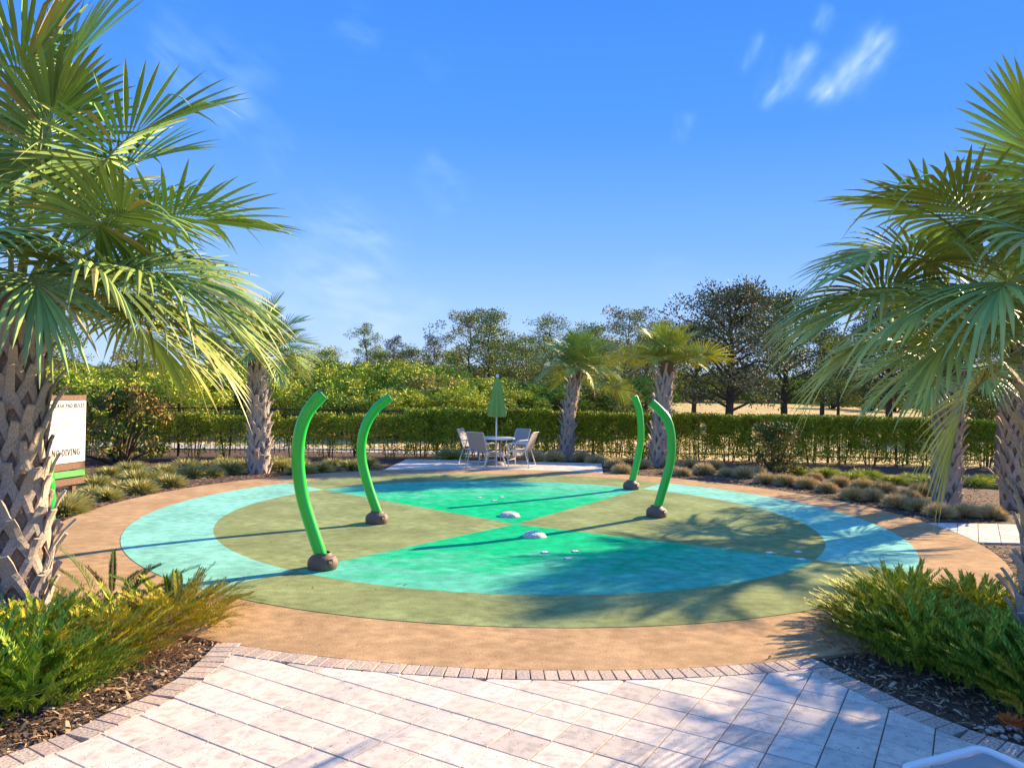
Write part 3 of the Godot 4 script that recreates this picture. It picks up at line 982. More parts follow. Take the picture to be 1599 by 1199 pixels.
func make_palms():
	var r := RandomNumberGenerator.new()
	r.seed = 77
	# big palm at the left edge
	var f := [[20, 82, 1.62, 0.02, 1.3, 0.1, 0.06, 1.3], [60, 74, 1.5, 0.02, 1.2, 0.1, 0.05, 0.8], [12, 56, 1.5, 0.05, 1.2, 0.14, 0.05, 0.2], [-18, 38, 1.35, 0.08, 1.1, 0.16, 0.05, -0.3], [72, 36, 0.95, 0.22, 1.15, 0.4, 0.05, 0.0], [4, 14, 0.9, 0.14, 1.1, 0.34, 0.2, -0.3], [-16, 24, 1.15, 0.14, 1.15, 0.32, 0.12, 0.4], [50, 22, 0.8, 0.2, 1.1, 0.42, 0.1, 0.1], [-28, 44, 1.25, 0.08, 1.05, 0.25, 0.08], [24, 36, 1.25, 0.12, 1.1, 0.3, 0.06, -0.4], [-45, 30, 1.15, 0.12, 1.1, 0.3, 0.12], [10, 24, 1.05, 0.16, 1.15, 0.34, 0.15, 0.3], [30, 24, 0.95, 0.16, 1.1, 0.36, 0.15, -0.2],
		[-8, 18, 1.0, 0.12, 1.15, 0.3, 0.25, 0.1], [-38, 14, 1.3, 0.14, 1.1, 0.35, 0.2], [-62, 48, 1.3, 0.1, 1.05, 0.25, 0.1], [-75, 8, 1.3, 0.15, 1.05, 0.4, 0.3], [-30, 62, 1.3, 0.05, 1.0, 0.2, 0.1], [40, 66, 1.3, 0.05, 1.05, 0.2, 0.05],
		[110, 55, 1.0, 0.12, 1.05, 0.3, 0.0], [150, 40, 1.2, 0.14, 1.1, 0.3, 0.0], [185, 20, 1.2, 0.14, 1.1, 0.3, 0.1], [220, 35, 1.2, 0.14, 1.1, 0.3, 0.0], [255, 25, 1.2, 0.14, 1.1, 0.3, 0.1], [280, 60, 1.2, 0.08, 1.1, 0.25, 0.0], [130, 5, 1.0, 0.2, 1.1, 0.5, 0.2], [200, 70, 1.2, 0.05, 1.1, 0.2, 0.0], [-24, 4, 1.0, 0.12, 1.0, 0.34, 0.4], [-50, 2, 1.0, 0.12, 1.0, 0.34, 0.4]]
	palm("large palm at the left edge with pale criss-cross boots and sweeping fronds", Vector3(-4.55, 0, -7.15), 2.72, 0.225, Vector3(-0.1, 0, 0), f, 1, 0.175, 7)
	# big palm at the right edge
	f = [[125, 60, 1.05, 0.05, 0.98, 0.2, 0.0, 0.6], [172, 30, 1.3, 0.12, 0.95, 0.36, 0.1, 0.0], [190, 22, 1.3, 0.12, 1.0, 0.36, 0.12, 0.3], [160, 18, 1.05, 0.12, 0.95, 0.34, 0.1, -0.3], [182, 48, 1.2, 0.08, 0.95, 0.28, 0.08], [130, 38, 0.95, 0.12, 1.0, 0.36, 0.0, -0.3], [205, 20, 1.25, 0.12, 0.95, 0.32, 0.25], [140, 24, 1.05, 0.16, 1.0, 0.42, 0.0, 0.2], [178, 14, 1.3, 0.08, 0.95, 0.34, 0.2, -0.1], [165, 50, 1.15, 0.1, 0.92, 0.25, 0.1, 0.2], [200, 38, 1.15, 0.1, 0.92, 0.3, 0.12], [185, -28, 0.6, 0.2, 0.85, 0.42, 0.75, 0.3], [212, 8, 1.15, 0.15, 0.92, 0.36, 0.45], [150, 80, 1.1, 0.03, 0.98, 0.15, 0.0], [225, 62, 1.0, 0.05, 0.92, 0.2, 0.1],
		[95, 40, 0.85, 0.15, 0.95, 0.35, 0.0], [60, 30, 1.0, 0.15, 0.95, 0.35, 0.0], [30, 20, 1.0, 0.15, 0.95, 0.35, 0.1], [0, 35, 1.0, 0.15, 0.95, 0.35, 0.0], [-30, 25, 1.0, 0.15, 0.95, 0.35, 0.1], [-60, 40, 1.0, 0.12, 0.95, 0.3, 0.1], [-90, 30, 0.7, 0.15, 0.85, 0.3, 0.3], [20, 65, 1.0, 0.05, 0.95, 0.2, 0.0], [-45, 72, 1.0, 0.05, 0.95, 0.2, 0.0], [158, 4, 0.9, 0.1, 0.9, 0.34, 0.3]]
	palm("large palm at the right edge with grey-beige boots and blue-green fronds", Vector3(4.64, 0, -6.6), 2.62, 0.185, Vector3(0.02, 0, 0), f, 2, 0.165, 6, 0.16)
	# its neighbour stands just outside the frame; its shade lies on the lower right pavers and the dark plants
	palm("palm standing just outside the right edge, shading the lower right pavers", Vector3(8.7, 0, -9.7), 2.75, 0.2, Vector3(0.05, 0, 0), crown(r, 20, 84, -10, 0.75, 0.85, 0.4), 7, 0.18, 7, 0.08)
	palm("taller palm mostly hidden behind the large right palm's trunk", Vector3(10.0, 0, -15.3), 3.5, 0.2, Vector3(0.1, 0, 0), crown(r, 16, 84, 0, 0.75, 0.8, 0.4), 8, 0.18, 7, 0.08)
	palm("palm left of the pad with tall cross-hatched trunk before the fence", spot(404, 737), 2.55, 0.19, Vector3(-0.12, 0, 0), crown(r, 28, 86, -4, 0.72, 0.7, 0.5), 3, 0.17, 7, 0.08)
	f = crown(r, 34, 87, 2, 0.6, 0.62, 0.6)
	f.append([0, -14, 1.0, 0.1, 0.7, 0.2, 0.45, -0.9])
	palm("slender palm with full round crown just right of the umbrella table", spot(884, 716), 2.48, 0.145, Vector3(0.3, 0, 0), f, 4, 0.16, 6, 0.2)
	f = crown(r, 30, 87, 20, 0.5, 0.62, 0.8)
	f.append([4, 22, 0.85, 0.05, 0.85, 0.15, 0.45, -0.8]); f.append([178, 18, 0.85, 0.05, 0.85, 0.2, 0.55, 0.7])
	palm("palm with yellow-green flat-bottomed crown behind the two right spray hoses", spot(1030, 727), 2.66, 0.19, Vector3(0.16, 0, 0), f, 5, 0.17, 7, 0.55)
	palm("palm with neat woven trunk among grass clumps near the right edge", spot(1478, 786), 2.5, 0.2, Vector3(0.1, 0, 0), crown(r, 26, 86, -8, 0.95, 0.9, 0.5), 6, 0.165, 8, 0.2)

# ---------------------------------------------------------------- spray hoses, domes, plates
func hose(label: String, base: Vector3, side: Array, yaw := 0.0):
	# side: offsets (x, height) of the tube's axis in its own upright plane
	var root := thing("spray_hose", label, "spray hose", base, yaw, "green arched water-spray hoses on the pad")
	var cv := Curve3D.new()
	for k in side.size():
		var p := Vector3(side[k][0], side[k][1], 0)
		var a: Array = side[max(k - 1, 0)]
		var b: Array = side[min(k + 1, side.size() - 1)]
		var tg := Vector3(b[0] - a[0], b[1] - a[1], 0) / 6.0
		cv.add_point(p, -tg, tg)
	var pts := []
	var rad := []
	var n := 48
	for k in n + 1:
		pts.append(cv.sample_baked(cv.get_baked_length() * k / n, true))
		rad.append(0.074)
	var mb := MB.new()
	mb.tube(pts, rad, 24, Color.WHITE, false)
	# rounded lip at the mouth
	var e: Vector3 = pts[n]
	var d: Vector3 = (pts[n] - pts[n - 1]).normalized()
	mb.tube([e, e + d * 0.008, e + d * 0.012, e + d * 0.004, e - d * 0.09], [0.074, 0.071, 0.065, 0.058, 0.056], 24, Color.WHITE, false)
	part("tube", mb.mesh(), mats.green_tube, root)
	mb = MB.new()
	mb.tube([e - d * 0.09, e - d * 0.085], [0.056, 0.056], 20, Color.WHITE)
	part("mouth", mb.mesh(), mats.tube_mouth, root)
	mb = MB.new()
	var wob := func(a: float, y: float) -> float: return 1.0 + (0.035 * sin(a * 2.0 + 1.0) + 0.02 * sin(a * 5.0 + y * 9.0))
	mb.lathe(Vector3.ZERO, [Vector2(0.155, 0.0), Vector2(0.168, 0.03), Vector2(0.172, 0.07), Vector2(0.165, 0.11), Vector2(0.14, 0.145), Vector2(0.115, 0.16), Vector2(0.098, 0.165), Vector2(0.096, 0.19), Vector2(0.084, 0.194)], 36, Color.WHITE, wob)
	var bt := part("base_boot", mb.mesh(), mats.stone_boot, root)
	mb = MB.new()
	var q := Vector3(sin(0.75), 0, cos(0.75))
	var up := Vector3(0, 0.93, 0) - q * 0.36
	mb.box(q * 0.152 + Vector3.UP * 0.108, q.cross(Vector3.UP) * 0.034, up.normalized() * 0.024, (q + Vector3.UP * 0.4).normalized() * 0.018, Color.WHITE)
	part("access_notch", mb.mesh(), mats.dark_hole, bt)
	mb = MB.new()
	mb.box(q * 0.166 + Vector3.UP * 0.1 + q.cross(Vector3.UP) * -0.006, q.cross(Vector3.UP) * 0.02, up.normalized() * 0.016, (q + Vector3.UP * 0.4).normalized() * 0.008, Color.WHITE)
	part("notch_plate", mb.mesh(), mats.stone_boot, bt)

func hose_from(label: String, bx: float, by: float, line: Array):
	var b := spot(bx, by)
	var out := [[0.0, 0.1]]
	for p in line:
		# the sight line through the point, met with the upright plane through the base
		var x: float = p[0] - 799.5
		var y: float = p[1] - 599.5
		var dx := (x * cos(ROLL) + y * sin(ROLL)) / FOCAL
		var dy := (x * sin(ROLL) - y * cos(ROLL)) / FOCAL
		out.append([dx * -b.z - b.x, EYE + dy * -b.z])
	out[0][0] = out[1][0] + 0.02 * signf(out[1][0] - out[2][0])
	hose(label, b, out)

func make_hoses():
	hose_from("tallest nearest green spray hose, left front, bowing left on brown boot", 503.5, 888, [[499, 862], [487, 826], [473, 780], [466, 735], [465, 700], [470, 668], [482, 640], [502, 617]])
	hose_from("green spray hose bowing left behind the nearest one, open end right", 588, 817, [[589, 800], [577, 766], [566, 726], [564, 700], [567, 676], [577, 652], [592, 633], [608, 621]])
	hose_from("right front green spray hose bowing right, open end pointing left", 1025, 807, [[1027, 792], [1036, 762], [1046, 726], [1049, 698], [1047, 672], [1039, 650], [1018, 629]])
	hose_from("thin-looking far right green spray hose behind its right neighbour", 985.5, 764, [[987, 752], [993, 728], [999, 700], [1001, 680], [1000, 655], [997, 636], [991, 620]])
	hose_from("green spray hose half hidden behind the left palm trunk by the sign", 78, 832, [[76, 806], [76, 770], [74, 738], [67, 706], [54, 678], [36, 655]])

func make_domes():
	for k in 2:
		var p := spot([795.5, 834][k], [806, 838][k])
		var mb := MB.new()
		var wob := func(a: float, y: float) -> float: return 1.0 + 0.05 * sin(a * 3.0 + k) + 0.03 * sin(a * 7.0)
		mb.lathe(Vector3.ZERO, [Vector2(0.172, 0.0), Vector2(0.168, 0.02), Vector2(0.148, 0.045), Vector2(0.11, 0.064), Vector2(0.05, 0.073), Vector2(0.004, 0.075)], 30, Color.WHITE, wob)
		var root := solo("bubbler_dome", mb.mesh(), mats.pebble_dome, ["white speckled bubbler dome farther back at the pad's crossing", "white speckled bubbler dome nearer the camera at the pad's crossing"][k], "bubbler", p, 0.0, "bubbler domes")
		# pebbles set in the dome
		var pb := MB.new()
		var r := RandomNumberGenerator.new()
		r.seed = 5 + k
		for j in 90:
			var a := r.randf() * TAU
			var q := sqrt(r.randf()) * 0.15
			var y := 0.073 * sqrt(maxf(0.0, 1.0 - pow(q / 0.175, 2.4)))
			var o := Vector3(cos(a) * q, y - 0.003, sin(a) * q)
			pb.lathe(o, [Vector2(0.011, 0), Vector2(0.009, 0.004), Vector2(0.001, 0.006)], 6, Color.WHITE)
		var pp := part("pebbles", pb.mesh(), mats.sign_white, root)
		pp.set_meta("kind", "stuff")
	var where := [[749, 778, "leftmost white nozzle plate of the far trio"], [772, 782.5, "nearest white nozzle plate of the far trio"], [784, 777, "rightmost white nozzle plate of the far trio"],
		[851, 863.5, "leftmost white nozzle plate of the middle trio, in the shade"], [888, 873, "nearest white nozzle plate of the middle trio, in the shade"], [899, 862, "rightmost white nozzle plate of the middle trio, in the shade"],
		[1202, 864, "leftmost white nozzle plate of the right trio"], [1247, 862.5, "rear white nozzle plate of the right trio"], [1252, 874, "nearest white nozzle plate of the right trio"]]
	for w in where:
		var mb := MB.new()
		mb.prism(PackedVector2Array([Vector2(-0.04, -0.038), Vector2(0.04, -0.038), Vector2(0.04, 0.038), Vector2(-0.04, 0.038)]), 0.0, 0.014, 0.004, Color.WHITE)
		var p := spot(w[0], w[1])
		p.y = 0.003
		var o := thing("nozzle_plate", w[2], "spray nozzle", p, 0.3, "flush spray nozzle plates")
		part("plate", mb.mesh(), mats.white_plate, o)
		mb = MB.new()
		mb.lathe(Vector3(0, 0.013, 0), [Vector2(0.014, 0), Vector2(0.013, 0.004), Vector2(0.001, 0.004)], 12, Color.WHITE)
		part("nozzle", mb.mesh(), mats.steel, o)

# ---------------------------------------------------------------- sign
func board(called: String, o: Vector3, hx: float, hy: float, hz: float, m: Material, parent: Node) -> MeshInstance3D:
	var mb := MB.new()
	var b := 0.006
	mb.box(Vector3.ZERO, Vector3(hx, 0, 0), Vector3(0, hy - b, 0), Vector3(0, 0, hz), Color.WHITE)
	mb.box(Vector3.ZERO, Vector3(hx - b, 0, 0), Vector3(0, hy, 0), Vector3(0, 0, hz - b), Color.WHITE)
	return part(called, mb.mesh(), m, parent, o)

func text(called: String, s: String, size: float, width: float, o: Vector3, m: Material, parent: Node):
	var f := SystemFont.new()
	f.font_names = PackedStringArray(["Droid Sans"])
	f.font_weight = 700
	var t := TextMesh.new()
	t.text = s
	t.font = f
	t.font_size = 64
	t.pixel_size = size / 64.0
	t.depth = 0.002
	t.horizontal_alignment = HORIZONTAL_ALIGNMENT_CENTER
	var p := part(called, t, m, parent, o)
	var w := t.get_aabb().size.x
	p.scale = Vector3(width / w if w > 0.0 else 1.0, 1, 1)

func make_sign():
	var root := thing("rules_sign", "white splash pad rules board with NO DIVING on brown and green boards", "sign", Vector3(-8.19, 0, -14.2), deg_to_rad(76))
	board("top_board", Vector3(0, 1.765, 0), 0.445, 0.048, 0.03, mats.wood, root)
	board("panel", Vector3(0, 1.14, 0.034), 0.428, 0.572, 0.008, mats.sign_white, root)
	board("back_board", Vector3(0, 1.14, 0.0), 0.44, 0.572, 0.022, mats.wood, root)
	board("rail_board", Vector3(0, 0.495, 0), 0.445, 0.062, 0.026, mats.wood, root)
	board("green_board", Vector3(0, 0.355, 0.004), 0.445, 0.055, 0.026, mats.sign_green, root)
	board("rail_board", Vector3(0, 0.21, 0), 0.445, 0.062, 0.026, mats.wood, root)
	for s in [-1, 1]:
		board("post", Vector3(s * 0.26, 0.85, -0.07), 0.045, 0.88, 0.042, mats.wood, root)
	text("heading_lettering", "SPLASH PAD RULES", 0.105, 0.78, Vector3(0, 1.62, 0.045), mats.ink, root)
	text("warning_lettering", "NO DIVING", 0.17, 0.64, Vector3(-0.02, 0.76, 0.045), mats.ink, root)
	# the fine print is too small to read in the photograph: rows of grey words
	var mb := MB.new()
	var r := RandomNumberGenerator.new()
	r.seed = 8
	var rows := [0.62, 0.0, 0.66, 0.64, 0.44, 0.32, 0.0, 0.66, 0.40, 0.0, 0.30, 0.34, 0.0, 0.62, 0.60, 0.36, 0.0, 0.64, 0.55]
	for k in rows.size():
		var x := -0.375
		var y := 1.535 - k * 0.033
		while x < -0.375 + rows[k]:
			var w := r.randf_range(0.02, 0.075)
			mb.box(Vector3(x + w * 0.5, y, 0.0435), Vector3(w * 0.5, 0, 0), Vector3(0, 0.0065, 0), Vector3(0, 0, 0.001), Color.WHITE)
			x += w + 0.018
	part("fine_print", mb.mesh(), mats.ink_grey, root)

# ---------------------------------------------------------------- furniture
func chair(label: String, at: Vector3, turn: float, cloth: Material):
	# faces +z in its own axes
	var root := thing("sling_chair", label, "chair", at, turn, "sling chairs round the umbrella table")
	var fm: Material = mats.chair_frame
	var rr := 0.014
	for s in [-1.0, 1.0]:
		var x: float = s * 0.27
		var mb := MB.new()
		mb.tube([Vector3(x, 0, 0.25), Vector3(x, 0.2, 0.27), Vector3(x, 0.41, 0.26)], [rr, rr, rr], 8, Color.WHITE)
		part("front_leg", mb.mesh(), fm, root)
		mb = MB.new()
		mb.tube([Vector3(x, 0, -0.34), Vector3(x, 0.2, -0.27), Vector3(x, 0.43, -0.2)], [rr, rr, rr], 8, Color.WHITE)
		part("rear_leg", mb.mesh(), fm, root)
		mb = MB.new()
		mb.tube([Vector3(x, 0.4, 0.26), Vector3(x, 0.56, 0.27), Vector3(x, 0.625, 0.22), Vector3(x, 0.635, 0.05), Vector3(x, 0.64, -0.27)], [rr, 0.016, 0.02, 0.022, 0.016], 8, Color.WHITE)
		part("armrest", mb.mesh(), fm, root)
		mb = MB.new()
		mb.tube([Vector3(x * 0.94, 0.42, 0.27), Vector3(x * 0.94, 0.40, 0.0), Vector3(x * 0.94, 0.40, -0.16), Vector3(x * 0.94, 0.48, -0.22), Vector3(x * 0.94, 0.72, -0.31), Vector3(x * 0.94, 0.90, -0.38), Vector3(x * 0.9, 0.925, -0.41)], [rr, rr, rr, rr, rr, rr, rr], 8, Color.WHITE)
		part("side_rail", mb.mesh(), fm, root)
	for p in [[Vector3(-0.27, 0.17, 0.268), Vector3(0.27, 0.17, 0.268), "stretcher"], [Vector3(-0.27, 0.03, -0.328), Vector3(0.27, 0.03, -0.328), "stretcher"], [Vector3(-0.25, 0.925, -0.41), Vector3(0.25, 0.925, -0.41), "top_rail"]]:
		var mb := MB.new()
		mb.tube([p[0], p[1]], [0.012, 0.012], 8, Color.WHITE)
		part(p[2], mb.mesh(), fm, root)
	var seat := MB.new()
	var back := MB.new()
	for k in 2:
		var path := [Vector3(0, 0.425, 0.27), Vector3(0, 0.40, 0.12), Vector3(0, 0.39, 0.0), Vector3(0, 0.395, -0.14)] if k == 0 else [Vector3(0, 0.45, -0.205), Vector3(0, 0.58, -0.262), Vector3(0, 0.72, -0.318), Vector3(0, 0.91, -0.392)]
		var mb: MB = seat if k == 0 else back
		for j in 3:
			var a: Vector3 = path[j]; var b: Vector3 = path[j + 1]
			var o := (a + b) * 0.5
			var d := (b - a) * 0.5
			mb.box(o, Vector3(0.245, 0, 0), d.cross(Vector3.RIGHT).normalized() * 0.004, d * 1.01, Color.WHITE)
	part("seat", seat.mesh(), cloth, root)
	part("backrest", back.mesh(), cloth, root)

func make_furniture():
	var c := Vector3(-0.4, 0, -21.0)
	var root := thing("round_table", "round pale patio table with an umbrella pole through it", "table", c)
	var mb := MB.new()
	mb.lathe(Vector3.ZERO, [Vector2(0.03, 0.70), Vector2(0.5, 0.70), Vector2(0.53, 0.71), Vector2(0.535, 0.725), Vector2(0.52, 0.74), Vector2(0.03, 0.742)], 40, Color.WHITE)
	part("table_top", mb.mesh(), mats.chair_frame, root)
	for k in 4:
		var a := TAU * (k + 0.5) / 4
		var d := Vector3(cos(a), 0, sin(a))
		mb = MB.new()
		mb.tube([d * 0.42 + Vector3.UP * 0.69, d * 0.3 + Vector3.UP * 0.4, d * 0.26 + Vector3.UP * 0.25, d * 0.4], [0.016, 0.016, 0.016, 0.016], 8, Color.WHITE)
		part("leg", mb.mesh(), mats.chair_frame, root)
	mb = MB.new()
	for k in 25:
		pass
	var ring := []
	var rr := []
	for k in 21:
		ring.append(Vector3(cos(TAU * k / 20.0) * 0.27, 0.26, sin(TAU * k / 20.0) * 0.27)); rr.append(0.01)
	mb.tube(ring, rr, 6, Color.WHITE, false)
	part("leg_ring", mb.mesh(), mats.chair_frame, root)
	# closed umbrella
	root = thing("closed_umbrella", "folded lime-green patio umbrella standing through the round table", "umbrella", c)
	mb = MB.new()
	mb.lathe(Vector3.ZERO, [Vector2(0.24, 0.0), Vector2(0.24, 0.05), Vector2(0.2, 0.075), Vector2(0.05, 0.09), Vector2(0.04, 0.3), Vector2(0.035, 0.31), Vector2(0.02, 0.31)], 28, Color.WHITE)
	part("base", mb.mesh(), mats.sling_grey, root)
	mb = MB.new()
	mb.tube([Vector3(0, 0.05, 0), Vector3(0, 2.38, 0)], [0.024, 0.02], 12, Color.WHITE)
	part("pole", mb.mesh(), mats.white_frame, root)
	mb = MB.new()
	mb.lathe(Vector3.ZERO, [Vector2(0.03, 2.36), Vector2(0.05, 2.38), Vector2(0.03, 2.42), Vector2(0.045, 2.44), Vector2(0.002, 2.47)], 14, Color.WHITE)
	part("finial", mb.mesh(), mats.white_frame, root)
	mb = MB.new()
	var pleat := func(a: float, y: float) -> float: return 1.0 + 0.22 * clampf((2.4 - y) * 1.2, 0.0, 1.0) * cos(a * 8.0) + 0.06 * sin(a * 3.0 + 1.0)
	mb.lathe(Vector3.ZERO, [Vector2(0.19, 1.30), Vector2(0.215, 1.34), Vector2(0.2, 1.5), Vector2(0.17, 1.7), Vector2(0.135, 1.92), Vector2(0.125, 1.98), Vector2(0.145, 2.0), Vector2(0.11, 2.15), Vector2(0.05, 2.33), Vector2(0.03, 2.37)], 64, Color.WHITE, pleat)
	part("canopy", mb.mesh(), mats.umbrella_cloth, root)
	mb = MB.new()
	mb.lathe(Vector3.ZERO, [Vector2(0.142, 1.80), Vector2(0.146, 1.82), Vector2(0.138, 1.845)], 40, Color.WHITE)
	part("tie_strap", mb.mesh(), mats.umbrella_cloth, root)
	chair("tan sling chair seen from behind at the front of the table", Vector3(-0.74, 0, -20.4), deg_to_rad(150), mats.sling_tan)
	chair("pale sling chair at the far left of the table", Vector3(-1.02, 0, -21.25), deg_to_rad(75), mats.sling_grey)
	chair("grey sling chair at the back right of the table", Vector3(0.1, 0, -21.6), deg_to_rad(-40), mats.sling_grey)
	chair("tan sling chair on the right side of the table turned sideways", Vector3(0.28, 0, -20.7), deg_to_rad(-110), mats.sling_tan)
	# corner of a chaise longue at the lower right
	var a := spot(1412, 1196, 0.38)
	var b := spot(1528, 1166, 0.38)
	var dir := Vector2(b.x - a.x, b.z - a.z).normalized()
	var turn := atan2(-dir.y, dir.x)
	var mid := (a + b) * 0.5
	root = thing("chaise_longue", "white-framed lounger with pale sling at the lower right corner", "lounger", Vector3(mid.x, 0, mid.z), turn)
	# own axes: x along the visible end, +z towards the camera
	var hw := a.distance_to(b) * 0.5 + 0.02
	var L := 1.75
	mb = MB.new()
	var rim := []
	var rad := []
	for k in 9:
		var t := k / 8.0 * PI * 0.5
		rim.append(Vector3(-hw + 0.06 - 0.06 * cos(t), 0.37, 0.06 - 0.06 * sin(t)))
	for k in 9:
		var t := k / 8.0 * PI * 0.5
		rim.append(Vector3(hw - 0.06 + 0.06 * sin(t), 0.37, 0.06 - 0.06 * cos(t)))
	rim.push_front(Vector3(-hw, 0.37, L))
	rim.append(Vector3(hw, 0.37, L))
	for k in rim.size(): rad.append(0.02)
	mb.tube(rim, rad, 12, Color.WHITE)
	part("frame", mb.mesh(), mats.white_frame, root)
	mb = MB.new()
	for k in 12:
		var z0 := 0.03 + (L - 0.05) * k / 12.0
		var z1 := 0.03 + (L - 0.05) * (k + 1) / 12.0
		for j in 6:
			var x0 := -hw + 0.01 + (2 * hw - 0.02) * j / 6.0
			var x1 := -hw + 0.01 + (2 * hw - 0.02) * (j + 1) / 6.0
			var dip := func(x: float, z: float) -> float: return 0.362 - 0.02 * (1.0 - pow(x / hw, 2.0)) * sin(clampf(z / L, 0, 1) * PI)
			mb.quad(Vector3(x0, dip.call(x0, z0), z0), Vector3(x1, dip.call(x1, z0), z0), Vector3(x1, dip.call(x1, z1), z1), Vector3(x0, dip.call(x0, z1), z1), Color.WHITE, Color.WHITE)
	part("sling", mb.mesh(), mats.sling_grey, root)
	for s in [[-1, 0.3], [1, 0.3], [-1, L - 0.3], [1, L - 0.3]]:
		mb = MB.new()
		mb.tube([Vector3(s[0] * (hw - 0.01), 0.36, s[1]), Vector3(s[0] * (hw + 0.0), 0.0, s[1])], [0.018, 0.018], 10, Color.WHITE)
		part("leg", mb.mesh(), mats.white_frame, root)

# ---------------------------------------------------------------- fence and hedges
var fence_line := PackedVector2Array([Vector2(-19, -20.6), Vector2(-9.4, -21.7), Vector2(-3.6, -23.0), Vector2(1.0, -24.0), Vector2(9.0, -24.0), Vector2(22.0, -23.6)])

func along(line: PackedVector2Array, dist: float) -> Array:
	var run := 0.0
	for k in line.size() - 1:
		var l := line[k].distance_to(line[k + 1])
		if dist <= run + l or k == line.size() - 2:
			var t := (line[k + 1] - line[k]).normalized()
			return [line[k] + t * (dist - run), t]
		run += l
	return []

func make_fence():
	var total := 0.0
	for k in fence_line.size() - 1: total += fence_line[k].distance_to(fence_line[k + 1])
	var root := thing("iron_fence", "black metal picket fence behind the hedge", "fence")
	var pk := MB.new()
	pk.box(Vector3(0, 0.66, 0), Vector3(0.009, 0, 0), Vector3(0, 0.62, 0), Vector3(0, 0, 0.009), Color.WHITE)
	var pm := pk.mesh()
	var ps := MB.new()
	ps.box(Vector3(0, 0.67, 0), Vector3(0.03, 0, 0), Vector3(0, 0.75, 0), Vector3(0, 0, 0.03), Color.WHITE)
	ps.box(Vector3(0, 1.43, 0), Vector3(0.036, 0, 0), Vector3(0, 0.012, 0), Vector3(0, 0, 0.036), Color.WHITE)
	var psm := ps.mesh()
	var n := int(total / 2.4)
	for k in n + 1:
		var q := along(fence_line, total * k / n)
		part("post", psm, mats.fence, root, Vector3(q[0].x, 0, q[0].y), -q[1].angle())
		if k == n: break
		var q2 := along(fence_line, total * (k + 1) / n)
		for y in [0.16, 1.17, 1.32]:
			var a := Vector3(q[0].x, y, q[0].y); var b := Vector3(q2[0].x, y, q2[0].y)
			var d := (b - a).normalized()
			var rb := MB.new()
			rb.box((a + b) * 0.5, d * (a.distance_to(b) * 0.5 - 0.034), Vector3(0, 0.017, 0), d.cross(Vector3.UP) * 0.014, Color.WHITE)
			part("rail", rb.mesh(), mats.fence, root)
	var count := 0
	var dist := 2.6
	while dist < total - 1.0:
		var q := along(fence_line, dist)
		part("picket", pm, mats.fence, root, Vector3(q[0].x, 0.02, q[0].y), -q[1].angle())
		dist += 0.135
		count += 1
		if count >= 285: break
	print("pickets ", count)

func hedge_block(sd: int, wid: float, dep: float, h: float, leaves: int, loose: float, pal: Array) -> ArrayMesh:
	var r := RandomNumberGenerator.new()
	r.seed = sd
	var nz := FastNoiseLite.new()
	nz.seed = sd
	nz.frequency = 2.2
	var mb := MB.new()
	var k := 0
	var guard := 0
	while k < leaves and guard < leaves * 6:
		guard += 1
		var y := h * pow(r.randf(), 0.72)
		var low := 1.0 - smoothstep(0.1, 0.75, y / h)
		var x := r.randf_range(-0.5, 0.5) * wid
		var z := r.randf_range(-0.5, 0.5) * dep
		# leaves crowd towards the clipped faces; the lower part stays thin
		var face := maxf(absf(z) / (dep * 0.5), (y / h - 0.2) / 0.8)
		if r.randf() > 0.25 + 0.75 * face * face: continue
		if nz.get_noise_3d(x, y * 0.8, z) < -0.22 + low * (0.28 + loose) : continue
		if loose > 0.0 and absf(x) / (wid * 0.5) > 0.62 + 0.38 * sin(y / h * 2.2) + nz.get_noise_2d(y * 3.0, 5.0) * 0.4: continue
		k += 1
		var p := Vector3(x, y + nz.get_noise_2d(x * 2.0, z * 2.0) * 0.05 + r.randf_range(-0.02, 0.03), z + nz.get_noise_2d(x * 2.0, y * 2.0) * 0.1)
		var d := Vector3(r.randf_range(-1, 1), r.randf_range(-0.2, 1.2), r.randf_range(-1, 1) + signf(z) * 0.4).normalized()
		var s := d.cross(Vector3(r.randf_range(-1, 1), r.randf_range(-1, 1), r.randf_range(-1, 1))).normalized()
		var hc: Color = pal[r.randi() % pal.size()]
		var pt := nz.get_noise_3d(x * 0.7 + 9.0, y * 0.7, z)
		hc = hc.lerp(pal[3], clampf(pt * 1.6, 0.0, 0.8)).lerp(lin(0.30, 0.19, 0.08), clampf(-pt * 1.6 - 0.35, 0.0, 0.6))
		mb.leaf(p, d, s, r.randf_range(0.045, 0.1), r.randf_range(0.02, 0.038), vary(hc, 0.25, r))
	return mb.mesh()

func stems_mesh(sd: int, wid: float, h: float, n: int, rad: float) -> ArrayMesh:
	var r := RandomNumberGenerator.new()
	r.seed = sd
	var mb := MB.new()
	for k in n:
		var x := r.randf_range(-0.35, 0.35) * wid
		var b := Vector3(x * 0.5, -0.05, r.randf_range(-0.08, 0.08))
		mb.tube([b, Vector3(x * 0.8, h * 0.35, r.randf_range(-0.1, 0.1)), Vector3(x * 1.3, h * 0.85, r.randf_range(-0.15, 0.15))], [rad, rad * 0.75, rad * 0.3], 5, lin(0.13, 0.09, 0.06))
	return mb.mesh()

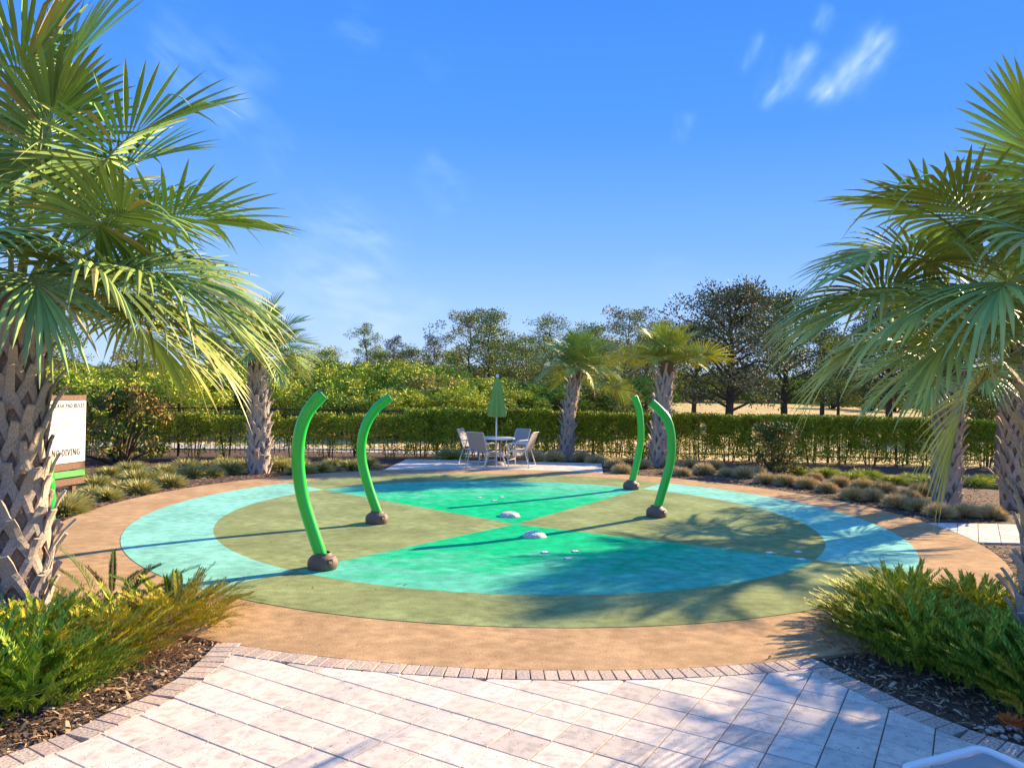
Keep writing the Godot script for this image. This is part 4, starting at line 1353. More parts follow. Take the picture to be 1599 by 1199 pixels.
func make_hedges():
	var pal := [lin(0.19, 0.29, 0.022), lin(0.28, 0.37, 0.03), lin(0.14, 0.225, 0.018), lin(0.42, 0.46, 0.04)]
	var pal2 := [lin(0.22, 0.31, 0.025), lin(0.33, 0.39, 0.03), lin(0.16, 0.24, 0.022), lin(0.50, 0.50, 0.05)]
	var tight := []
	var open := []
	for k in 3:
		tight.append([hedge_block(100 + k, 1.0, 0.62, 1.42, 7500, 0.0, pal), stems_mesh(110 + k, 1.0, 1.35, 5, 0.018)])
		open.append([hedge_block(120 + k, 0.95, 0.5, 1.22, 3200, 0.1, pal2), stems_mesh(130 + k, 0.8, 1.3, 5, 0.016)])
	var total := 0.0
	for k in fence_line.size() - 1: total += fence_line[k].distance_to(fence_line[k + 1])
	var hl := thing("hedge", "loose hedge row showing the black fence, left of the pad", "hedge", Vector3.ZERO, 0, "hedges before the fence")
	var hr := thing("hedge", "long clipped dark green hedge behind the table and right palms", "hedge", Vector3.ZERO, 0, "hedges before the fence")
	var r := RandomNumberGenerator.new()
	r.seed = 31
	var d := 3.0
	while d < total - 0.5:
		var q := along(fence_line, d)
		var t: Vector2 = q[1]
		var left: bool = q[0].x < -3.4
		var nrm := Vector2(-t.y, t.x)
		if nrm.y < 0: nrm = -nrm
		var p: Vector2 = q[0] + nrm * (0.36 if left else 0.44)
		var set0: Array = open[r.randi() % 3] if left else tight[r.randi() % 3]
		var o := part("shrub", set0[0], mats.hedge_leaf, hl if left else hr, Vector3(p.x, -0.03, p.y), -t.angle() + (PI if r.randf() < 0.5 else 0.0))
		o.scale = Vector3(1.0, r.randf_range(0.97, 1.02) if not left else r.randf_range(0.92, 1.03), 1.0)
		part("stem", set0[1], mats.bark, o)
		d += 0.9 if left else 0.86

# ---------------------------------------------------------------- shrubs, trees
func leaf_ball(mb: MB, r: RandomNumberGenerator, c: Vector3, rad: Vector3, n: int, l: float, w: float, pal: Array, out := 0.7):
	for k in n:
		var u := Vector3(r.randfn(), r.randfn(), r.randfn()).normalized()
		var q := u * pow(r.randf(), 0.4)
		var p := c + Vector3(q.x * rad.x, q.y * rad.y, q.z * rad.z)
		var d := (u * out + Vector3(r.randf_range(-1, 1), r.randf_range(-0.6, 1.0), r.randf_range(-1, 1)) * 0.7).normalized()
		var s := d.cross(Vector3(r.randf_range(-1, 1), r.randf_range(-1, 1), r.randf_range(-1, 1))).normalized()
		mb.leaf(p, d, s, l * r.randf_range(0.7, 1.25), w * r.randf_range(0.8, 1.2), vary(pal[r.randi() % pal.size()], 0.22, r))

func shrub_mesh(sd: int, size: Vector3, clumps: int, per: int, l: float, w: float, pal: Array) -> Array:
	# [foliage, stems] of a bush standing on the ground
	var r := RandomNumberGenerator.new()
	r.seed = sd
	var mb := MB.new()
	var st := MB.new()
	for k in clumps:
		var a := r.randf() * TAU
		var u := sqrt(r.randf())
		var y := pow(r.randf(), 0.8)
		var prof := sqrt(maxf(0.05, 1.0 - pow(absf(y * 1.25 - 0.35), 2.2)))
		var c := Vector3(cos(a) * u * size.x * prof, size.y * (0.12 + 0.84 * y), sin(a) * u * size.z * prof)
		var cr := r.randf_range(0.12, 0.24) * (size.x + size.z) * 0.5
		var two := [pal[r.randi() % pal.size()], pal[r.randi() % pal.size()]]
		leaf_ball(mb, r, c, Vector3(cr, cr * 0.8, cr), per, l, w, two)
		if k % 4 == 0:
			st.tube([Vector3(c.x * 0.1, -0.05, c.z * 0.1), Vector3(c.x * 0.5, c.y * 0.55, c.z * 0.5), c], [0.05, 0.032, 0.01], 5, lin(0.15, 0.11, 0.08))
	return [mb.mesh(), st.mesh()]

func tree_mesh(sd: int, h: float, spread: float, trunk_r: float, limbs: int, bare: float, per: int, l: float, w: float, pal: Array, clump: float, bark: Color) -> Array:
	var r := RandomNumberGenerator.new()
	r.seed = sd
	var fo := MB.new()
	var wd := MB.new()
	var tp := []
	var tr := []
	for k in 9:
		var t := k / 8.0
		tp.append(Vector3(r.randf_range(-1, 1) * 0.03 * h * t, -0.1 + h * 0.94 * t, r.randf_range(-1, 1) * 0.03 * h * t))
		tr.append(trunk_r * (1.0 - 0.88 * t))
	wd.tube(tp, tr, 8, bark)
	for k in limbs:
		var t := bare + (1.0 - bare) * (k + r.randf()) / limbs
		var f := t * 8.0
		var b: Vector3 = tp[int(min(f, 7.0))].lerp(tp[int(min(f, 7.0)) + 1], f - floor(min(f, 7.0)))
		var a := k * 2.4 + r.randf_range(-0.5, 0.5)
		var reach := spread * sqrt(maxf(0.08, 1.0 - pow((t - bare) / (1.0 - bare) * 1.5 - 0.5, 2.0))) * r.randf_range(0.6, 1.1)
		var rise := reach * r.randf_range(0.15, 0.65)
		var e := b + Vector3(cos(a) * reach, rise, sin(a) * reach)
		var m := b.lerp(e, 0.5) + Vector3(0, reach * 0.1, 0)
		var br := trunk_r * 0.4 * (1.0 - t * 0.6)
		wd.tube([b, m, e], [br, br * 0.6, br * 0.2], 5, bark)
		for j in 3:
			var q := b.lerp(e, 0.45 + 0.3 * j) if j < 2 else e
			if j < 2:
				var tw := q + Vector3(r.randf_range(-1, 1), r.randf_range(0.1, 1), r.randf_range(-1, 1)) * reach * 0.4
				wd.tube([q, tw], [br * 0.3, br * 0.1], 4, bark)
				q = tw
			var cr := clump * r.randf_range(0.7, 1.3)
			leaf_ball(fo, r, q, Vector3(cr, cr * 0.7, cr), per, l, w, [pal[r.randi() % pal.size()], pal[r.randi() % pal.size()]])
	return [fo.mesh(), wd.mesh()]

func plant_tree(called: String, set0: Array, at: Vector3, sc: Vector3, turn: float, label: String, category: String, group: String, leafmat: Material, names := ["crown", "trunk"]):
	var root := thing(called, label, category, at, turn, group)
	root.scale = sc
	part(names[1], set0[1], mats.bark, root)
	part(names[0], set0[0], leafmat, root)

func make_trees():
	var yg := [lin(0.36, 0.46, 0.045), lin(0.52, 0.57, 0.06), lin(0.22, 0.34, 0.04), lin(0.58, 0.54, 0.09)]
	var md := [lin(0.20, 0.32, 0.04), lin(0.31, 0.41, 0.05), lin(0.14, 0.24, 0.035), lin(0.42, 0.45, 0.07)]
	var br := [lin(0.34, 0.30, 0.08), lin(0.25, 0.32, 0.06), lin(0.42, 0.37, 0.11), lin(0.19, 0.26, 0.05)]
	var dk := [lin(0.10, 0.12, 0.05), lin(0.135, 0.15, 0.065), lin(0.16, 0.155, 0.08), lin(0.08, 0.10, 0.04)]
	var gy := [lin(0.25, 0.26, 0.14), lin(0.19, 0.215, 0.105), lin(0.30, 0.29, 0.15)]
	var bush := [shrub_mesh(200, Vector3(2.2, 3.4, 1.8), 64, 110, 0.17, 0.075, yg), shrub_mesh(201, Vector3(2.2, 3.4, 1.8), 64, 110, 0.17, 0.075, md), shrub_mesh(202, Vector3(2.2, 3.4, 1.8), 60, 110, 0.17, 0.075, br), shrub_mesh(203, Vector3(2.2, 3.4, 1.8), 64, 110, 0.16, 0.075, yg + md)]
	var r := RandomNumberGenerator.new()
	r.seed = 55
	# [photo x, distance, top in the photo, kind]
	var rows := [[-60, 27, 560, 1], [30, 29, 545, 0], [110, 30, 560, 3], [175, 28, 575, 3], [245, 31, 560, 0], [300, 29, 572, 0], [350, 33, 556, 3], [420, 34, 566, 1], [455, 31, 580, 0], [500, 36, 560, 3], [535, 32, 572, 1], [575, 37, 553, 1], [610, 31, 590, 0], [640, 38, 556, 3], [668, 33, 572, 2], [700, 40, 560, 1], [715, 32, 588, 0], [752, 36, 575, 3], [790, 33, 592, 0], [818, 37, 580, 2], [850, 34, 588, 1], [900, 36, 578, 1], [945, 35, 580, 2], [985, 40, 575, 1], [610, 46, 548, 3], [520, 48, 548, 1], [690, 50, 556, 3], [770, 48, 562, 2], [840, 50, 556, 2], [920, 52, 558, 1], [450, 48, 545, 3], [380, 46, 540, 1], [1540, 60, 560, 1], [1460, 70, 575, 3], [1600, 52, 540, 2], [1360, 95, 596, 1], [1400, 90, 590, 2], [1300, 100, 590, 2]]
	var words := ["bright yellow-green", "mid-green leafy", "russet-tinged", "mixed green and yellow"]
	for k in rows.size():
		var q: Array = rows[k]
		var z: float = q[1]
		var x: float = (q[0] - 799.5) * z / FOCAL
		var top: float = EYE + (599.5 + 0.022 * (q[0] - 799.5) - q[2]) * z / FOCAL
		var s: float = top / 4.0
		var wds := clampf(z / 34.0, 0.8, 1.8) * r.randf_range(0.95, 1.2)
		var side := "umbrella's left" if q[0] < 740 else ("umbrella's right" if q[0] < 1100 else "at the far right")
		plant_tree("wild_shrub", bush[q[3]], Vector3(x, -0.08, -z), Vector3(wds, s, wds), r.randf() * TAU, "%s wild bush beyond hedge, %s, %s from left" % [words[q[3]], side, ordered(rows.filter(func(e): return e[3] == q[3]), -1e4 if q[0] < 740 else (740.0 if q[0] < 1100 else 1100.0), 740.0 if q[0] < 740 else (1100.0 if q[0] < 1100 else 1e4), q[0])], "bush", "wild bushes beyond the hedge", mats.leaf, ["foliage", "stem"])
	var pine := [tree_mesh(300, 8.0, 1.5, 0.13, 17, 0.4, 70, 0.2, 0.05, dk + md, 0.42, lin(0.16, 0.12, 0.09)), tree_mesh(301, 8.0, 1.2, 0.11, 14, 0.5, 70, 0.2, 0.05, dk, 0.4, lin(0.16, 0.12, 0.09))]
	var airy := [tree_mesh(310, 8.0, 2.7, 0.15, 34, 0.2, 66, 0.17, 0.07, gy + br, 0.5, lin(0.2, 0.16, 0.12)), tree_mesh(311, 8.0, 2.4, 0.13, 32, 0.22, 60, 0.16, 0.06, gy + md, 0.5, lin(0.2, 0.16, 0.12)), tree_mesh(312, 8.0, 2.4, 0.16, 34, 0.15, 78, 0.17, 0.075, br + md + gy, 0.55, lin(0.18, 0.14, 0.1))]
	var oak := [tree_mesh(320, 8.0, 3.3, 0.26, 54, 0.14, 84, 0.19, 0.085, gy + dk, 0.72, lin(0.14, 0.11, 0.09)), tree_mesh(321, 8.0, 3.1, 0.24, 48, 0.16, 80, 0.19, 0.085, dk + md, 0.75, lin(0.14, 0.11, 0.09)), tree_mesh(322, 8.0, 3.4, 0.22, 48, 0.08, 80, 0.19, 0.085, md + yg, 0.8, lin(0.16, 0.13, 0.1))]
	var tall := [["pine_tree", pine[0], 569, 52, 497, "tallest slim pine of the three rising left of the umbrella", "pine tree"], ["pine_tree", pine[1], 616, 54, 515, "short slim pine in the middle of the three", "pine tree"], ["pine_tree", pine[1], 675, 50, 512, "slim bare-stemmed pine nearest the umbrella, to its left", "pine tree"],
		["airy_tree", airy[0], 733, 46, 478, "airy half-bare tree left of the vine-draped one", "tree"], ["airy_tree", airy[2], 764, 45, 477, "shaggy brown vine-draped tree above the umbrella", "tree"], ["airy_tree", airy[1], 860, 44, 482, "thin see-through tree behind the slender palm", "tree"], ["airy_tree", airy[1], 820, 50, 515, "low sparse tree between the shaggy tree and slender palm", "tree"],
		["airy_tree", airy[0], 975, 46, 474, "sparse greyish tree between the two middle palms", "tree"], ["airy_tree", airy[2], 925, 50, 500, "brown-green tree behind the slender palm's right side", "tree"], ["airy_tree", airy[1], 1035, 50, 490, "thin tree above the yellow-green palm crown", "tree"],
		["oak_tree", oak[0], 1140, 44, 438, "large dark grey-green oak right of the yellow-green palm", "oak tree"], ["oak_tree", oak[1], 1225, 50, 452, "dark oak behind the right palm's outer fronds", "oak tree"], ["oak_tree", oak[1], 1085, 56, 500, "smaller dark oak left of the large oak", "oak tree"],
		["oak_tree", oak[0], 1390, 62, 470, "hazy oak behind the right palm fronds", "oak tree"], ["oak_tree", oak[1], 1500, 58, 440, "oak standing in the field behind the right-hand woven palm", "oak tree"], ["airy_tree", airy[2], 1310, 66, 520, "low brownish tree over the dry field", "tree"],
		["oak_tree", oak[1], 60, 40, 480, "dark oak behind the left edge palm", "oak tree"], ["airy_tree", airy[2], 210, 44, 505, "brown-green tree hidden behind the left palm fronds", "tree"], ["airy_tree", airy[0], 330, 46, 520, "sparse tree behind the left palm's frond tips", "tree"], ["oak_tree", oak[2], 455, 56, 548, "round green tree over the bushes, far left of the pines", "tree"], ["oak_tree", oak[2], 505, 58, 542, "round green tree just left of the three pines", "tree"], ["oak_tree", oak[2], 592, 60, 545, "round green tree between the first two pines", "tree"], ["oak_tree", oak[1], 640, 62, 540, "dark round tree between the last two pines", "tree"], ["oak_tree", oak[2], 705, 58, 545, "round green tree left of the airy tree", "tree"], ["oak_tree", oak[1], 800, 58, 530, "dark round tree right of the umbrella top", "tree"], ["oak_tree", oak[2], 845, 60, 535, "round green tree behind the slender palm's left fronds", "tree"], ["oak_tree", oak[1], 905, 58, 525, "dark round tree behind the slender palm's crown", "tree"], ["oak_tree", oak[2], 950, 62, 530, "round green tree between the two middle palms", "tree"], ["oak_tree", oak[1], 1010, 60, 520, "dark round tree behind the yellow-green palm", "tree"],
		["oak_tree", oak[1], 1285, 72, 515, "dark round tree over the dry field behind frond tips", "tree"], ["oak_tree", oak[2], 1350, 76, 530, "green round tree over the dry field", "tree"], ["oak_tree", oak[1], 1445, 74, 505, "dark tree left of the woven palm's crown", "tree"], ["oak_tree", oak[0], 1640, 46, 420, "big oak at the far right edge", "oak tree"]]
	for q in tall:
		var z: float = q[3]
		var x: float = (q[2] - 799.5) * z / FOCAL
		var top: float = EYE + (599.5 + 0.022 * (q[2] - 799.5) - q[4]) * z / FOCAL
		var s: float = top / 8.2
		plant_tree(q[0], q[1], Vector3(x, -0.08, -z), Vector3(s * 1.0, s, s * 1.0), r.randf() * TAU, q[5], q[6], "trees beyond the hedge", mats.leaf)
	# far woods: one mass along the horizon
	var xf := []
	var cols := []
	for k in 150:
		var a := lerpf(-0.75, 0.75, k / 149.0) + r.randf_range(-0.01, 0.01)
		var z := r.randf_range(120, 170)
		var s := r.randf_range(0.95, 1.45)
		xf.append(Transform3D(Basis(Vector3.UP, r.randf() * TAU).scaled_local(Vector3(s * 2.0, s * r.randf_range(0.8, 1.2), s * 2.0)), Vector3(sin(a) * z * 1.1, -0.3, -cos(a) * z)))
		cols.append(Color(1, 1, 1))
	stuff("far_woods", bush[1][0], mats.leaf, xf, cols, "distant line of woods beyond the dry field", "woods")
	# near shrubs before the fence
	var big := shrub_mesh(330, Vector3(1.15, 1.95, 0.9), 60, 60, 0.13, 0.055, [lin(0.08, 0.125, 0.03), lin(0.12, 0.18, 0.035), lin(0.2, 0.24, 0.05), lin(0.3, 0.2, 0.07)])
	plant_tree("broadleaf_shrub", big, Vector3(-9.9, -0.04, -19.6), Vector3.ONE, 0.4, "tall dark glossy-leaved shrub right of the rules sign", "shrub", "broadleaf shrubs in the beds", mats.leaf, ["foliage", "stem"])
	plant_tree("broadleaf_shrub", big, Vector3(-12.0, -0.04, -19.4), Vector3(1.0, 1.1, 1.0), 2.4, "tall dark glossy-leaved shrub behind the rules sign", "shrub", "broadleaf shrubs in the beds", mats.leaf, ["foliage", "stem"])
	var s3 := spot(1212, 738)
	plant_tree("broadleaf_shrub", big, s3 + Vector3(0, -0.04, 0), Vector3(0.85, 0.72, 0.8), 1.2, "dark spreading shrub in the grass bed before the right hedge", "shrub", "broadleaf shrubs in the beds", mats.leaf, ["foliage", "stem"])
	# slim tree at the right
	var slim := tree_mesh(340, 4.6, 1.5, 0.12, 22, 0.5, 46, 0.11, 0.05, md, 0.35, lin(0.3, 0.27, 0.23))
	plant_tree("slim_tree", slim, spot(1560, 748), Vector3.ONE, 0.0, "slim grey-trunked tree between the two right palms", "tree", "", mats.leaf)

# ---------------------------------------------------------------- bed plants
func tuft_mesh(sd: int, rad: float, h: float, n: int, pal: Array, stiff: float) -> ArrayMesh:
	var r := RandomNumberGenerator.new()
	r.seed = sd
	var mb := MB.new()
	for k in n:
		var a := r.randf() * TAU
		var lean := acos(r.randf_range(0.12, 1.0))
		var b := Vector3(cos(a), 0, sin(a)) * r.randf() * rad * 0.35
		var out := Vector3(cos(a), 0, sin(a))
		var ln := r.randf_range(0.82, 1.06) / sqrt(pow(sin(lean) / rad, 2.0) + pow(cos(lean) / h, 2.0))
		var d := (out * sin(lean) + Vector3.UP * cos(lean)).normalized()
		var s := d.cross(Vector3(r.randf_range(-1, 1), r.randf_range(-1, 1), r.randf_range(-1, 1))).normalized() * r.randf_range(0.0045, 0.008)
		var m := b + d * ln * 0.55
		var e := b + d * ln + (out * 0.14 + Vector3.DOWN * 0.22) * ln * (1.0 - stiff)
		var col := vary(pal[r.randi() % pal.size()], 0.25, r)
		mb.quad(b - s, m - s, m + s, b + s, col, col)
		mb.tri(m - s, e, m + s, col)
	return mb.mesh()

func make_tufts():
	var tan_pal := [lin(0.66, 0.49, 0.25), lin(0.78, 0.61, 0.34), lin(0.54, 0.43, 0.2), lin(0.58, 0.52, 0.22)]
	var grn_pal := [lin(0.36, 0.38, 0.09), lin(0.52, 0.48, 0.15), lin(0.60, 0.49, 0.23), lin(0.26, 0.31, 0.08)]
	var yel_pal := [lin(0.46, 0.50, 0.07), lin(0.62, 0.58, 0.10), lin(0.32, 0.40, 0.06)]
	var tan_m := []
	var grn_m := []
	var yel_m := []
	for k in 3:
		tan_m.append(tuft_mesh(400 + k, 0.31, 0.37, 1700, tan_pal, 0.85))
		grn_m.append(tuft_mesh(410 + k, 0.34, 0.33, 1100, grn_pal, 0.5))
		yel_m.append(tuft_mesh(420 + k, 0.42, 0.30, 700, yel_pal, 0.4))
	var r := RandomNumberGenerator.new()
	r.seed = 66
	var tan_at := [[929, 722], [972, 738], [1006, 729], [1050, 738], [1078, 728], [1066, 741], [1100, 738], [1135, 741], [1162, 743], [1196, 753], [1228, 756], [1262, 760], [1292, 766], [1333, 778], [1363, 779], [1402, 790], [1434, 794], [1468, 804], [1510, 804], [1550, 807], [1380, 768], [1347, 763], [1312, 757], [1182, 742], [1420, 778], [1440, 770], [1272, 748], [1118, 730], [1045, 728], [960, 728]]
	for k in tan_at.size():
		var p := spot(tan_at[k][0], tan_at[k][1])
		var x: int = tan_at[k][0]
		var lab := "round tan grass clump behind the two right hoses, %s from the left" % ordered(tan_at, 950, 1110, x)
		if x > 1110: lab = "round tan grass clump along the pad's right rim, %s from the left" % ordered(tan_at, 1110, 1451, x)
		if x > 1450: lab = "round tan grass clump at the woven palm's foot, %s from the left" % ordered(tan_at, 1451, 1600, x)
		if x < 950: lab = "tan grass clump at the right corner of the far patio"
		var o := solo("grass_clump", tan_m[r.randi() % 3], mats.blade, lab, "grass clump", p + Vector3(0, -0.03, 0), r.randf() * TAU, "tan grass clumps in the right bed")
		o.scale = Vector3.ONE * r.randf_range(0.68, 0.95)
	for q in [[703, 716, 1.15], [833, 719, 1.0], [866, 719, 0.9], [908, 719, 0.9]]:
		var p := spot(q[0], q[1])
		var o := solo("grass_clump", tan_m[r.randi() % 3] if q[0] > 720 else grn_m[0], mats.blade, "wide grass clump at the hedge foot, left of the umbrella table" if q[0] < 720 else "grass clump at the hedge foot right of the umbrella table, %s from the table" % nth([833, 866, 908].find(q[0])), "grass clump", p + Vector3(0, -0.03, 0), r.randf() * TAU, "grass clumps by the far patio")
		o.scale = Vector3.ONE * float(q[2]) * 1.15
	var left_at := [[98, 800], [108, 790], [142, 775], [166, 778], [150, 760], [190, 765], [216, 768], [212, 752], [240, 750], [266, 757], [256, 740], [300, 743], [290, 732], [330, 742], [326, 730], [356, 737], [352, 727], [380, 732], [440, 733], [436, 725], [470, 737], [466, 727], [500, 734], [520, 727], [548, 731], [572, 727], [120, 745], [170, 742], [205, 738]]
	for k in left_at.size():
		var p := spot(left_at[k][0], left_at[k][1])
		var lx: int = left_at[k][0]
		var lab := "straw-green grass clump in the bed beside the rules sign, %s from the left" % ordered(left_at, 0, 280, lx)
		if lx >= 280: lab = "straw-green grass clump by the left cross-hatched palm, %s from the left" % ordered(left_at, 280, 450, lx)
		if lx >= 450: lab = "straw-green grass clump behind the two left hoses, %s from the left" % ordered(left_at, 450, 700, lx)
		var o := solo("grass_clump", grn_m[r.randi() % 3], mats.blade, lab, "grass clump", p + Vector3(0, -0.03, 0), r.randf() * TAU, "straw-green clumps in the left bed")
		o.scale = Vector3.ONE * r.randf_range(0.85, 1.15)
	var yel_at := [[1290, 742], [1330, 750], [1352, 745], [1398, 753], [1430, 750], [1452, 757], [1520, 757], [1545, 752], [1240, 738], [1575, 760]]
	for q in yel_at:
		var p := spot(q[0], q[1])
		var o := solo("yellow_groundcover", yel_m[r.randi() % 3], mats.blade, ("low yellow-green spiky plant behind the right grass clumps, %s from the left" % ordered(yel_at, 0, 1460, q[0])) if q[0] < 1460 else ("low yellow-green spiky plant right of the woven palm, %s from the left" % ordered(yel_at, 1460, 1600, q[0])), "ground cover", p + Vector3(0, -0.03, 0), r.randf() * TAU, "yellow-green low plants in the right bed")
		o.scale = Vector3.ONE * r.randf_range(0.9, 1.2)

func pinnate(sd: int, ln: float, leaf: float, pairs: int, pal: Array, arch: float, wid: float) -> ArrayMesh:
	# a feather frond rising from the origin along +z and up
	var r := RandomNumberGenerator.new()
	r.seed = sd
	var mb := MB.new()
	var pts := []
	var rad := []
	for k in 7:
		var t := k / 6.0
		pts.append(Vector3(0, ln * (0.95 * t - arch * t * t), ln * (0.25 * t + 0.55 * t * t)))
		rad.append(0.0045 * (1.0 - 0.6 * t))
	var stem: Color = pal[0]
	mb.tube(pts, rad, 4, stem)
	for k in pairs:
		var t := 0.16 + 0.84 * (k + 0.5) / pairs
		var f := t * 6.0
		var i0 := int(min(f, 5.0))
		var p: Vector3 = pts[i0].lerp(pts[i0 + 1], f - i0)
		var tg: Vector3 = (pts[i0 + 1] - pts[i0]).normalized()
		var sc := leaf * (0.55 + 0.45 * sin(clampf(t * 1.12, 0.0, 1.0) * PI * 0.93)) 
		var up := Vector3.RIGHT.cross(tg).normalized() * -1.0
		if up.y < 0: up = -up
		for s in [-1.0, 1.0]:
			var d := (Vector3(s, 0, 0) * 0.62 + tg * (0.75 + 0.5 * t) + up * r.randf_range(0.2, 0.6) + Vector3(0, 0.25, 0)).normalized()
			var sd2 := d.cross(up).normalized()
			mb.leaf(p, d, sd2, sc * r.randf_range(0.85, 1.1), wid, vary(pal[r.randi() % pal.size()], 0.2, r))
	return mb.mesh()

func feather_plant(called: String, label: String, category: String, group: String, at: Vector3, meshes: Array, n: int, sc: float, r: RandomNumberGenerator, flat := 0.0):
	var root := thing(called, label, category, at, 0.0, group)
	for k in n:
		var o := part("frond", meshes[r.randi() % meshes.size()], mats.coontie, root)
		var a := k * 2.39996 + r.randf_range(-0.3, 0.3)
		var t := sqrt((k + 0.5) / n)
		o.position = Vector3(sin(a), 0, cos(a)) * 0.36 * t + Vector3(0, -0.04, 0)
		o.rotation = Vector3(0, a, 0)
		o.rotate_object_local(Vector3.RIGHT, lerpf(-0.42, 0.12 + flat, t) + r.randf_range(-0.12, 0.12))
		o.scale = Vector3.ONE * sc * r.randf_range(0.75, 1.12) * lerpf(1.05, 0.8, t)

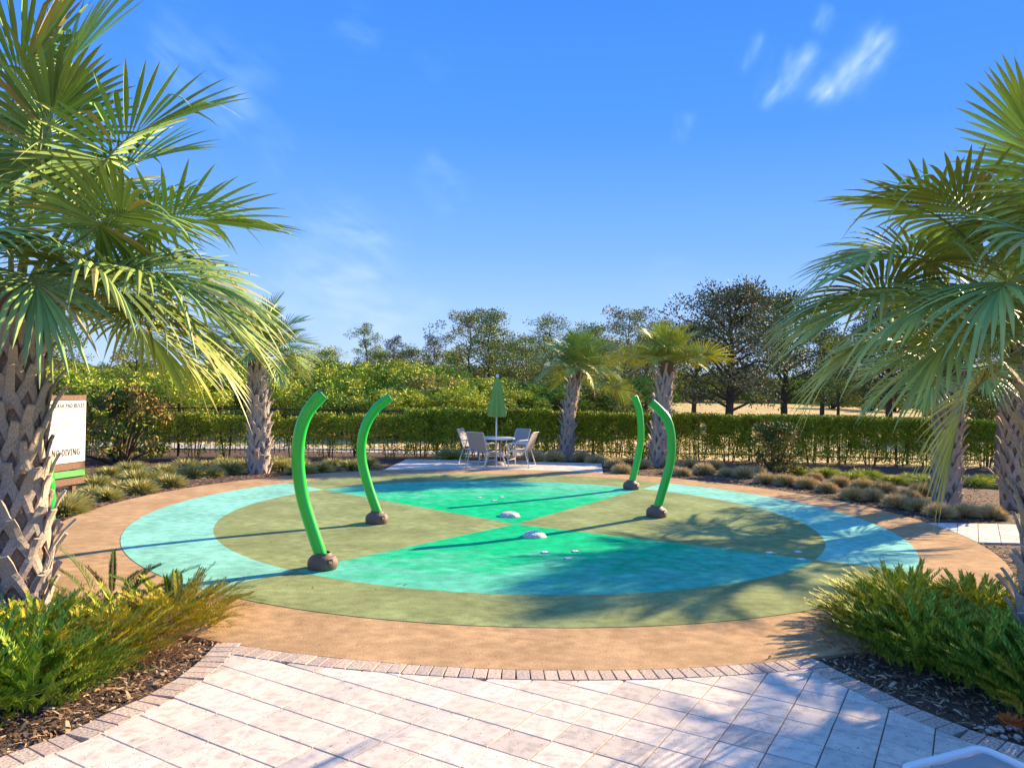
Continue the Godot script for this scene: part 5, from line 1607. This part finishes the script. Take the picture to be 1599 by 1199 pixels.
func make_bed_plants():
	var r := RandomNumberGenerator.new()
	r.seed = 90
	var g := [lin(0.19, 0.31, 0.035), lin(0.28, 0.41, 0.045), lin(0.42, 0.5, 0.06), lin(0.13, 0.23, 0.035)]
	var y := [lin(0.50, 0.46, 0.04), lin(0.62, 0.52, 0.06), lin(0.36, 0.38, 0.045), lin(0.48, 0.32, 0.07)]
	var b := [lin(0.34, 0.2, 0.11), lin(0.46, 0.29, 0.15), lin(0.25, 0.14, 0.08)]
	var og := [lin(0.25, 0.31, 0.04), lin(0.37, 0.39, 0.05), lin(0.50, 0.45, 0.06), lin(0.17, 0.24, 0.04)]
	var green := []
	var yellow := []
	var brown := []
	var olive := []
	var sago := []
	for k in 4:
		green.append(pinnate(500 + k, 0.5, 0.092, 22, g, 0.2 + 0.07 * k, 0.018))
		yellow.append(pinnate(510 + k, 0.46, 0.085, 21, y, 0.2 + 0.07 * k, 0.015))
		brown.append(pinnate(520 + k, 0.48, 0.09, 14, b, 0.40 + 0.08 * k, 0.011))
		olive.append(pinnate(530 + k, 0.5, 0.092, 22, og, 0.2 + 0.07 * k, 0.018))
		sago.append(pinnate(540 + k, 0.62, 0.105, 30, [lin(0.05, 0.10, 0.018), lin(0.08, 0.15, 0.025), lin(0.12, 0.19, 0.03)], 0.2 + 0.08 * k, 0.012))
	# left bed: base points in the photograph's ground
	var left := [[-3.62, -5.4, "g", "dark green feathery plant at the lower left picture edge"], [-3.2, -5.85, "y", "tawny yellow feathery plant overhanging the left mulch"], [-3.12, -6.4, "y", "yellowing feathery plant in the middle of the left bed"], [-3.75, -6.3, "y", "golden feathery plant at the left palm's foot"], [-2.95, -6.95, "y", "golden feathery plant at the tip of the left bed, by the pad rim"], [-3.4, -6.85, "b", "dry brown feathery plant behind the golden ones"], [-3.25, -5.3, "g", "bright green feathery plant closest to the left brick edging"], [-4.15, -5.95, "g", "green feathery plant cut by the left picture edge"], [-3.7, -4.85, "g", "low green feathery plant at the bottom left corner"], [-2.95, -6.15, "b", "dry russet feathery plant on the mulch side of the left bed"], [-3.65, -5.9, "m", "green feathery plant between the palm foot and the picture edge"]]
	for q in left:
		var pool: Array = {"g": green, "y": yellow + [olive[0]], "b": brown, "m": green + yellow}[q[2]]
		feather_plant("coontie_plant", q[3], "plant", "feathery plants in the left front bed", Vector3(q[0], 0, q[1]), pool, 120 if q[2] != "b" else 80, [1.0, 0.95, 0.85][["g", "y", "b"].find(q[2])] if q[2] != "m" else 1.08, r, 0.1)
	feather_plant("sago_palm", "young sago palm with upright green fronds right of the left palm trunk", "sago palm", "sago palms in the left bed", Vector3(-3.75, 0, -7.3), sago, 15, 1.0, r, 0.0)
	feather_plant("sago_palm", "sago palm with spreading dark fronds at the back of the left bed", "sago palm", "sago palms in the left bed", Vector3(-3.15, 0, -7.2), sago, 15, 0.95, r, 0.35)
	# right bed
	var right := [[3.4, -7.0, "o", "olive feathery plant at the left tip of the right bed"], [3.75, -7.5, "o", "olive-yellow feathery plant on the pad side of the right bed"], [3.45, -6.4, "g", "dark green feathery plant at the front left of the right bed"], [4.05, -7.75, "o", "olive feathery plant at the back of the right bed"], [3.75, -6.9, "o", "green feathery plant in the middle of the right bed"], [4.6, -7.6, "o", "olive feathery plant left of the right palm's foot"], [4.3, -6.35, "g", "green feathery plant in front of the right palm"], [3.75, -6.0, "g", "green feathery plant nearest the shaded brick edging"], [4.2, -5.85, "m", "green and gold feathery plant at the right picture edge"], [3.85, -5.5, "m", "bright green feathery plant above the orange leaves"], [4.5, -5.3, "g", "green feathery plant cut off by the right edge"], [5.2, -7.3, "g", "green feathery plant right of the right palm's foot"], [3.15, -6.7, "b", "dry brown feathery plant at the tan pad rim, right bed"]]
	for q in right:
		var pool: Array = {"g": green, "o": olive + [green[1]], "b": brown, "m": green + [olive[1], yellow[0]]}[q[2]]
		feather_plant("coontie_plant", q[3], "plant", "feathery plants in the right front bed", Vector3(q[0], 0, q[1]), pool, 125 if q[2] != "b" else 60, 1.0 if q[2] != "b" else 0.7, r, 0.05)
	# orange-leaved seedling and pebbles at the right edge
	var op := spot(1578, 1136)
	var root := thing("orange_leaf_plant", "small orange-leaved plant at the mulch edge, lower right", "plant", op)
	for k in 9:
		var mb := MB.new()
		var a := k * 0.8
		for j in 3:
			var d := Vector3(cos(a + j * 0.5 - 0.5), 0.55 + 0.2 * j, sin(a + j * 0.5 - 0.5)).normalized()
			mb.leaf(Vector3(cos(a), 0, sin(a)) * 0.03 + Vector3(0, 0.01 + 0.012 * j, 0), d, d.cross(Vector3.UP).normalized(), 0.07, 0.04, vary([lin(0.62, 0.16, 0.03), lin(0.7, 0.25, 0.05), lin(0.5, 0.12, 0.03)][j], 0.2, r))
		part("leaf_cluster", mb.mesh(), mats.leaf, root)
	for k in 12:
		var p := spot(1530 + r.randf() * 66, 1133 + r.randf() * 18)
		var mb := MB.new()
		var ph := r.randf() * 6.0
		var wob := func(a: float, _y: float) -> float: return 1.0 + 0.18 * sin(a * 2.0 + ph) + 0.08 * sin(a * 3.0)
		mb.lathe(Vector3.ZERO, [Vector2(0.016, -0.01), Vector2(0.022, 0.003), Vector2(0.018, 0.013), Vector2(0.001, 0.017)], 9, Color.WHITE, wob)
		solo("pebble", mb.mesh(), mats.pebble, "pinkish-white pebble beside the orange-leaved plant", "pebble", p + Vector3(0, -0.012, 0), ph, "pebbles by the orange-leaved plant")

func _ready():
	rng.seed = 20240
	make_camera_and_light()
	make_materials()
	make_paving()
	make_pad()
	make_ground()
	print("ground")
	make_fence()
	make_hedges()
	print("hedges")
	make_trees()
	print("trees")
	make_palms()
	print("palms")
	make_hoses()
	make_domes()
	make_sign()
	make_furniture()
	make_tufts()
	make_bed_plants()
	print("done")
